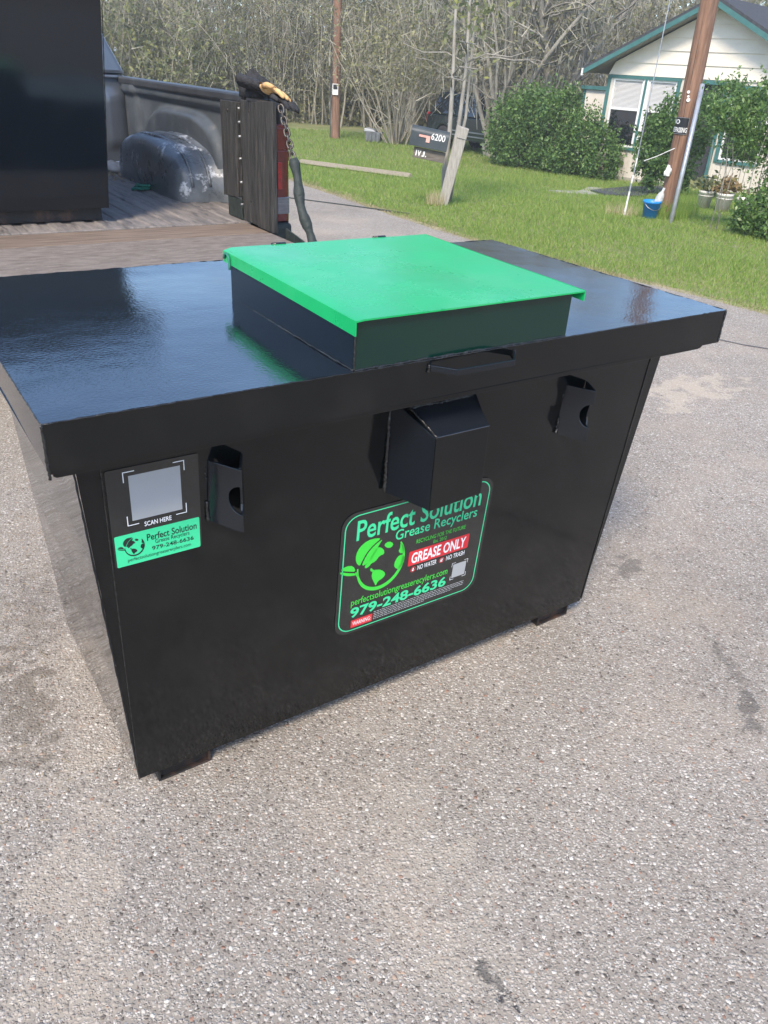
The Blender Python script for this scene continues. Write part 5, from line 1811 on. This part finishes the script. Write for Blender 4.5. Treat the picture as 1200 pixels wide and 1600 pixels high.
# trim, windows
def trim(u0, u1, z0, z1, y0=-.03, y1=-.002, m='teal', nm='trim', par=None):
    b = MB(); b.box(u0, u1, y0, y1, z0, z1); return b.build(nm, M[m], par or house)
trim(UL - .01, UL + .075, .10, 2.335, nm='corner_trim')
trim(UL + .0, 1.30, 2.336, 2.405, -.036, nm='head_trim')
trim(1.205, 1.29, .80, 2.335, nm='corner_trim')
trim(-.60, 1.29, .735, .798, -.05, nm='sill_trim')
trim(2.385, 2.465, 0.0, 2.335, -.04, nm='door_trim')
trim(1.74, 2.385, 2.315, 2.40, -.04, nm='door_head')
trim(2.60, 3.56, .70, .765, -.05, nm='sill_trim')
trim(2.52, 2.605, .70, 2.335, nm='corner_trim')
trim(2.606, 3.56, 2.25, 2.335, nm='head_trim')
def sash_window(u0, u1, z0, z1, zm, blind):
    wdw = bpy.data.objects.new('window', None); COL.objects.link(wdw); wdw.parent = house
    f = .045
    b = MB()
    b.box(u0, u0 + f, .0, .06, z0, z1); b.box(u1 - f, u1, .0, .06, z0, z1)
    b.box(u0 + f, u1 - f, .0, .06, z1 - f, z1); b.box(u0 + f, u1 - f, .0, .06, z0, z0 + f)
    b.box(u0 + f, u1 - f, -.006, .05, zm - .025, zm + .025)
    b.build('frame', M['white'], wdw)
    b = MB(); b.box(u0 + f, u1 - f, .03, .036, z0 + f, zm - .026); b.build('pane', M['glass'], wdw)
    b = MB(); b.box(u0 + f, u1 - f, .055, .061, zm + .026, z1 - f); b.build('pane', M['glass'] if not blind else M['vgrey'], wdw)
    if blind:
        n_ = 22
        b = MB()
        for i in range(n_):
            z = zm + .03 + (z1 - f - zm - .04) * i / n_
            dz = (z1 - f - zm - .04) / n_
            b.hexa([(u0 + f + .004, .030, z), (u1 - f - .004, .030, z), (u1 - f - .004, .040, z + dz * .55), (u0 + f + .004, .040, z + dz * .55),
                    (u0 + f + .004, .032, z + .003), (u1 - f - .004, .032, z + .003), (u1 - f - .004, .042, z + dz * .55 + .003), (u0 + f + .004, .042, z + dz * .55 + .003)])
        tag(b.build('blind', M['blind'], wdw), kind='stuff')
    return wdw
sash_window(-.525, .325, .80, 2.335, 1.66, True)
sash_window(.445, 1.20, .80, 2.335, 1.66, True)
b = MB(); b.box(.326, .444, -.02, .05, .80, 2.335); b.build('mullion', M['white'], house)
trim(.355, .415, .80, 2.335, -.034, -.021, 'teal', 'mullion_trim')
sash_window(2.61, 3.55, .77, 2.24, 1.52, False)
# dark entrance
b = MB(); b.box(1.80, 2.385, .12, .16, .0, 2.33); b.build('door', M['dark_in'], house)
b = MB(); b.box(1.86, 2.32, .10, .118, 1.2, 2.2); b.build('screen', M['glass'], house)
b = MB(); b.box(1.78, 2.40, -.35, .10, -.3, .03); b.build('door_step', M['concrete'], house)
# low annex behind the left corner
b = MB(); b.box(-2.55, -.70, 2.0, 4.0, -.4, 2.02); b.build('annex', M['siding'], house)
b = MB(); b.box(-2.62, -.66, 1.92, 4.06, 2.022, 2.11); b.build('annex_roof', M['teal'], house)
b = MB(); b.box(-2.56, -2.48, 1.985, 1.999, .0, 2.02); b.build('annex_trim', M['teal'], house)

# dark ramp and path in front of the door
def patch(name, pts, th, material, label=None, cat=None, kind=None):
    b = MB()
    b.prism([(x, y, gz(y) - .03) for x, y in pts], [(x, y, gz(y) + th) for x, y in pts])
    o = b.build(name, material, None)
    return tag(o, label, cat, None, kind)
patch('ramp_mat', [(3.86, 17.45), (3.95, 16.55), (4.72, 16.75), (6.35, 19.6), (6.3, 20.7), (5.0, 19.3)], .035, M['mat_black'], 'dark rubber ramp mat on the ground before the house door', 'mat')
patch('garden_path', [(2.9, 16.9), (3.0, 16.6), (3.85, 16.6), (3.84, 17.4), (4.4, 18.7), (4.1, 18.8), (3.6, 17.3)], .015, M['concrete'], kind='structure')

# flower buckets by the door
def pot(label, x, y, r, h, plant):
    t_ = thing('plant_pot', label, 'plant pot', (x, y, gz(y)), 0, 'white bucket planters by the house')
    b = MB(); b.lathe([(0, 0), (r * .82, 0), (r, h * .86), (r * 1.06, h * .87), (r * 1.06, h), (r * .96, h), (r * .93, h * .86), (0, h * .84)], n=22)
    b.build('bucket', M['pot'], t_, smooth=True)
    b = MB(); b.lathe([(r * 1.0, h * .70), (r * 1.03, h * .71), (r * 1.03, h * .74), (r * 1.0, h * .75)], n=22); b.build('rim_band', M['pot'], t_, smooth=True)
    if plant:
        C_ = blob_points([(0, 0, h + .10, .26, .22, .14)], 260, .2, .3)
        np_mesh('plant', leaf_quads(C_, .085, 1.1), 4, M[plant], t_)
    return t_
pot('white bucket planter with small green shoots nearest the door', 5.36, 14.98, .125, .29, 'greenwood')
pot('white bucket planter with a brown rosette succulent', 5.52, 14.5, .135, .29, 'succulent')
pot('white bucket planter half hidden at the shrub\'s edge', 5.80, 14.35, .12, .24, None)

# ------------------------------------------------------------------ shrubs
def shrub(name, label, base, blobs, n, size, material, nst=9, group=None, r0=.018):
    t_ = thing(name, label, 'shrub', (base[0], base[1], gz(base[1])), 0, group)
    g_ = gz(base[1])
    bl = [(b[0] - base[0], b[1] - base[1], b[2] - g_, b[3], b[4], b[5]) for b in blobs]
    C_ = blob_points(bl, n, .62, .22)
    sh = []
    for bb in bl:                                   # loose shoots breaking the outline
        for q in range(26):
            d_ = RNG.normal(size=3); d_[2] = abs(d_[2]) + .3; d_ /= np.linalg.norm(d_)
            p_ = np.array(bb[:3]) + d_ * np.array(bb[3:6]) * .95
            g_d = d_ + RNG.normal(size=3) * .3 + np.array([0, 0, .5]); g_d /= np.linalg.norm(g_d)
            ll = .10 + .26 * RNG.random()
            for f_ in np.linspace(0, 1, 9):
                sh.append(p_ + g_d * ll * f_ + RNG.normal(size=3) * .02)
    C_ = np.concatenate([C_, np.array(sh)])
    C_ = C_[C_[:, 2] > .04]
    np_mesh('crown', leaf_quads(C_, size, 1.25, .3), 4, M[material], t_)
    b = MB()
    rs_ = random.Random(int(base[0] * 100))
    for bb in bl:
        for i in range(nst):
            a = rs_.random() * 6.28
            e = Vector((bb[0] + bb[3] * .75 * math.cos(a) * rs_.random(), bb[1] + bb[4] * .75 * math.sin(a) * rs_.random(), bb[2] + bb[5] * .7 * rs_.random()))
            s_ = Vector((bb[0] * .85 + .25 * bb[3] * math.cos(a), bb[1] * .85 + .2 * bb[4] * math.sin(a), -.08))
            md = s_.lerp(e, .5) + Vector((rs_.gauss(0, .06), rs_.gauss(0, .06), .05))
            b.tube([s_, md, e], [r0, r0 * .7, r0 * .25], 5)
    tag(b.build('stem', M['bark'], t_, smooth=True), kind='stuff')
    return t_
shrub('hedge', 'broad glossy green hedge left of the house', (4.0, 23.7), [
    (2.95, 25.1, .22, .62, .65, .98), (3.45, 24.5, .36, .68, .65, 1.02), (4.05, 23.75, .38, .70, .65, 1.05), (4.60, 22.85, .14, .60, .55, .86), (5.05, 22.15, -.10, .48, .42, .62), (3.1, 24.6, -.15, .5, .4, .45), (4.4, 22.9, -.15, .55, .4, .45)],
    34000, .066, 'hedge', 4, r0=.012)
shrub('door_shrub', 'green shrub growing beside the near pole before the house door', (5.2, 17.9), [
    (5.08, 17.7, .58, .36, .36, .60), (5.35, 18.0, .92, .38, .40, .50), (5.80, 18.1, .55, .42, .4, .75), (5.0, 17.5, .12, .30, .3, .32)],
    10000, .058, 'hedge', 4, r0=.009)
shrub('corner_shrub', 'leafy green shrub at the right edge of the yard, nearest the road', (5.06, 11.26), [(4.708, 11.528, 1.418, 0.546, 0.396, 0.37), (5.192, 11.44, 1.216, 0.484, 0.44, 0.484), (5.06, 11.088, 0.33, 0.484, 0.37, 0.396), (5.456, 11.264, 0.732, 0.528, 0.44, 0.528), (4.268, 11.616, 1.366, 0.334, 0.264, 0.194), (4.796, 11.0, 0.10200000000000001, 0.264, 0.246, 0.194), (4.86, 11.3, 0.16, 0.36, 0.32, 0.30), (5.12, 11.4, 0.75, 0.42, 0.38, 0.48)],
    19000, .043, 'hedge', 3, r0=.007)
shrub('tall_shrub', 'tall green shrub overhanging the right window of the house', (6.35, 16.8), [
    (6.1, 16.9, 1.35, .55, .4, .42), (6.6, 16.9, 1.0, .5, .4, .6)], 5200, .056, 'hedge', 3, r0=.008)
# tufts of weeds around post feet
def tuft(label, x, y, n, hgt, rad, material='dry_grass'):
    V = np.empty((n, 3, 3), np.float32)
    for i in range(n):
        a, r_ = RNG.random() * 6.283, rad * math.sqrt(RNG.random())
        px, py = r_ * math.cos(a), r_ * math.sin(a)
        h_ = hgt * (.4 + .6 * RNG.random()); l = h_ * .5 * RNG.random(); b = RNG.random() * 6.283; w_ = .005
        V[i] = [(px - w_, py, -.02), (px + w_, py, -.02), (px + l * math.cos(b), py + l * math.sin(b), h_)]
    o = np_mesh('weed_tuft', V, 3, M[material]); o.location = (x, y, gz(y)); return tag(o, label, 'weeds', 'weed tufts', 'stuff')
tuft('dry weed tuft at the foot of the mailbox post', .47, 12.5, 130, .24, .15)
tuft('weed tuft round the near pole', 4.05, 12.75, 420, .30, .30, 'grass')
tuft('weed tuft by the guy rod', 3.35, 12.75, 90, .22, .25)
tuft('tall weeds behind the near pole', 4.45, 13.2, 120, .5, .25, 'grass')

# ------------------------------------------------------------------ woods
def wood_tree(name, label, x, y, nst, spread, h, r0, nleaf, leafmat, leafsize, seed, lean=.3, twigs=1500, moss=0, group='trees of the wood edge', kids=3, low=0.0, twist=.12, stemmat='stem', sides=4):
    rs_ = random.Random(seed)
    t_ = thing(name, label, 'tree', (x, y, gz(y)), 0, group)
    b, tips = stems_mb((0, 0, 0), nst, spread, h, r0, lean, 9, rs_, sides, twist, kids)
    tag(b.build('trunk', M[stemmat], t_, smooth=True, fix=False), kind='stuff' if nst > 12 else None)
    parts = []
    if nleaf:
        idx = RNG.integers(0, len(tips), nleaf)
        C_ = tips[idx] + RNG.normal(size=(nleaf, 3)) * np.where(RNG.random(nleaf) < .5, .22, .55)[:, None]
        C_ = C_[C_[:, 2] > low]
        np_mesh('crown', leaf_quads(C_, leafsize, 1.2), 4, M[leafmat], t_)
    if twigs:
        idx = RNG.integers(0, len(tips), twigs)
        C_ = tips[idx] + RNG.normal(size=(twigs, 3)) * .42
        C_ = C_[C_[:, 2] > .15]
        np_mesh('twigs', leaf_quads(C_, .30, 1.5, .2) if False else thin_quads(C_, .42, .012), 4, M['twig'], t_)
    if moss:
        tp = tips[tips[:, 2] > 1.2]
        idx = RNG.integers(0, len(tp), moss)
        C_ = tp[idx] + RNG.normal(size=(moss, 3)) * .10
        C_ = C_[C_[:, 2] > .6]
        np_mesh('hanging_moss', drape_quads(C_, .45, .016), 4, M['moss'], t_)
    return t_
def thin_quads(C_, ln, w):
    n = len(C_)
    a = RNG.normal(size=(n, 3)); a[:, 2] = np.abs(a[:, 2]) + .4
    a /= np.linalg.norm(a, axis=1)[:, None]
    b = RNG.normal(size=(n, 3)); b -= (b * a).sum(1)[:, None] * a; b /= np.linalg.norm(b, axis=1)[:, None]
    L_ = (ln * (.4 + RNG.random(n)))[:, None]
    V = np.empty((n, 4, 3), np.float32)
    V[:, 0] = C_ - b * w; V[:, 1] = C_ + b * w
    V[:, 2] = C_ + a * L_ + b * w * .3; V[:, 3] = C_ + a * L_ - b * w * .3
    return V
def drape_quads(C_, ln, w):
    n = len(C_)
    a = RNG.random(n) * 6.283
    b = np.stack([np.cos(a), np.sin(a), np.zeros(n)], 1)
    L_ = (ln * (.3 + RNG.random(n)))[:, None]
    dn = np.array([0, 0, -1.0]) + RNG.normal(size=(n, 3)) * .1
    V = np.empty((n, 4, 3), np.float32)
    V[:, 0] = C_ - b * w; V[:, 1] = C_ + b * w
    V[:, 2] = C_ + dn * L_ + b * w * .3; V[:, 3] = C_ + dn * L_ - b * w * .3
    return V

wood_tree('olive_tree', 'olive green leafy tree seen just right of the truck cab', -13.2, 37.0, 26, 1.4, 6.0, .04, 5200, 'greenwood', .15, 31, .4, 1400)
wood_tree('olive_tree', 'yellowish green bush tree above the truck bed rail', -9.9, 36.5, 24, 1.3, 4.2, .035, 4200, 'greenwood', .14, 32, .55, 900)
xs = [(-16.5, 39, 7.2), (-11.8, 40, 7.2), (-8.2, 39.0, 7.4), (-6.2, 38.2, 7.0), (-4.6, 38.8, 7.4), (-3.0, 38.0, 6.8), (-1.5, 38.6, 7.5), (1.2, 37.2, 9.5), (2.8, 36.0, 10.5), (4.6, 35.0, 10.5), (6.6, 34.5, 10.0), (9.0, 34.0, 7.0), (12.0, 33.0, 6.8), (15.5, 32.0, 6.5)]
labs = ['grey bare tree at the far left, mostly behind the black bin', 'grey leafless thicket behind the olive tree', 'tangled grey vine thicket above the middle of the bed rail', 'bare grey thicket behind the knit cap and gloves',
        'grey vine-hung thicket left of the distant pole', 'pale bare stems right behind the distant pole', 'grey thicket between the distant pole and the olive clump', 'dark thicket directly behind the parked vehicle\'s tail',
        'grey brushy tree rising behind the parked vehicle', 'bare branching tree above the hedge\'s left end', 'bare tree over the middle of the hedge', 'grey tree behind the house\'s left eave', 'tree mostly hidden behind the house roof', 'tree at the far right behind the house']
for i, ((x, y, h_), lb) in enumerate(zip(xs, labs)):
    wood_tree('bare_tree', lb, x, y, 20 + 3 * (i % 4), 1.4, h_, .036 + .012 * (i % 3), 7000, 'olive' if i % 3 else 'greenwood', .085, 50 + i, .26, 1700, 900, kids=4)
wood_tree('multi_stem_tree', 'multi-stemmed tree with small olive leaves on the lawn left of the parked vehicle', -0.35, 29.95, 26, .34, 5.2, .036, 4200, 'olive', .10, 71, .75, 900, 0, low=1.6, twist=.10)
wood_tree('moss_tree', 'large grey many-stemmed tree draped in moss beside the parked vehicle', 2.80, 27.35, 22, .30, 9.0, .085, 5000, 'olive', .10, 72, .50, 2500, 1400, low=2.2, kids=6, twist=.11, stemmat='bark', sides=6)
wood_tree('moss_tree', 'grey forked tree with hanging moss behind the hedge', 4.70, 27.0, 4, .10, 9.0, .13, 3000, 'olive', .10, 73, .30, 2600, 700, low=2.0, kids=18, twist=.12, stemmat='bark', sides=7)
wood_tree('slim_tree', 'slim pale trunk standing at the wood edge left of the parked vehicle', 0.08, 36.0, 2, .06, 7.0, .16, 600, 'olive', .12, 74, .06, 500, 0, low=2.5, kids=5, twist=.05, stemmat='bark', sides=7)
# the mass of the wood behind
n = 130000
x = -75 + 130 * RNG.random(n)
y = 41.0 + 13 * RNG.random(n) - np.clip(x - 4, 0, 40) * .25
top = 7.0 + 1.0 * np.sin(x * .5) + .8 * np.sin(x * 1.3 + 2) + .6 * np.sin(x * 3.1)
z = -.6 + top * RNG.random(n) ** 1.0
C_ = np.stack([x, y, z], 1)
tag(np_mesh('far_woodland', leaf_quads(C_, .30, 1.3), 4, leaf_mat('wood_mass', [(0.23, 0.225, 0.15), (0.30, 0.285, 0.195), (0.36, 0.34, 0.245), (0.42, 0.395, 0.30)], .2, .9)), 'dense grey-brown woodland massed behind the nearer trees', 'woodland', None, 'stuff')
n = 26000
x = -18 + 34 * RNG.random(n)
y = 37.5 + 3.0 * RNG.random(n) - np.clip(x - 3, 0, 40) * .4
z = -.62 + 1.7 * RNG.random(n) ** 1.6
tag(np_mesh('undergrowth', leaf_quads(np.stack([x, y, z], 1), .16, 1.3), 4, M['olive']), 'low tangled undergrowth along the foot of the wood', 'undergrowth', None, 'stuff')

# ------------------------------------------------------------------ hazy air
hz_m = bpy.data.materials.new('hazy_air')
hz_m.use_nodes = True
hn_ = hz_m.node_tree.nodes
hn_.clear()
ho_ = hn_.new('ShaderNodeOutputMaterial')
hv_ = hn_.new('ShaderNodeVolumePrincipled')
hv_.inputs['Color'].default_value = (0.93, 0.91, 0.87, 1)
hv_.inputs['Density'].default_value = 0.003
hv_.inputs['Anisotropy'].default_value = 0.3
hz_m.node_tree.links.new(hv_.outputs[0], ho_.inputs['Volume'])
m_ = MB(); m_.box(-1300, 1300, -70, 1600, -2.0, 12.5)
tag(m_.build('haze', hz_m, None), kind='stuff')
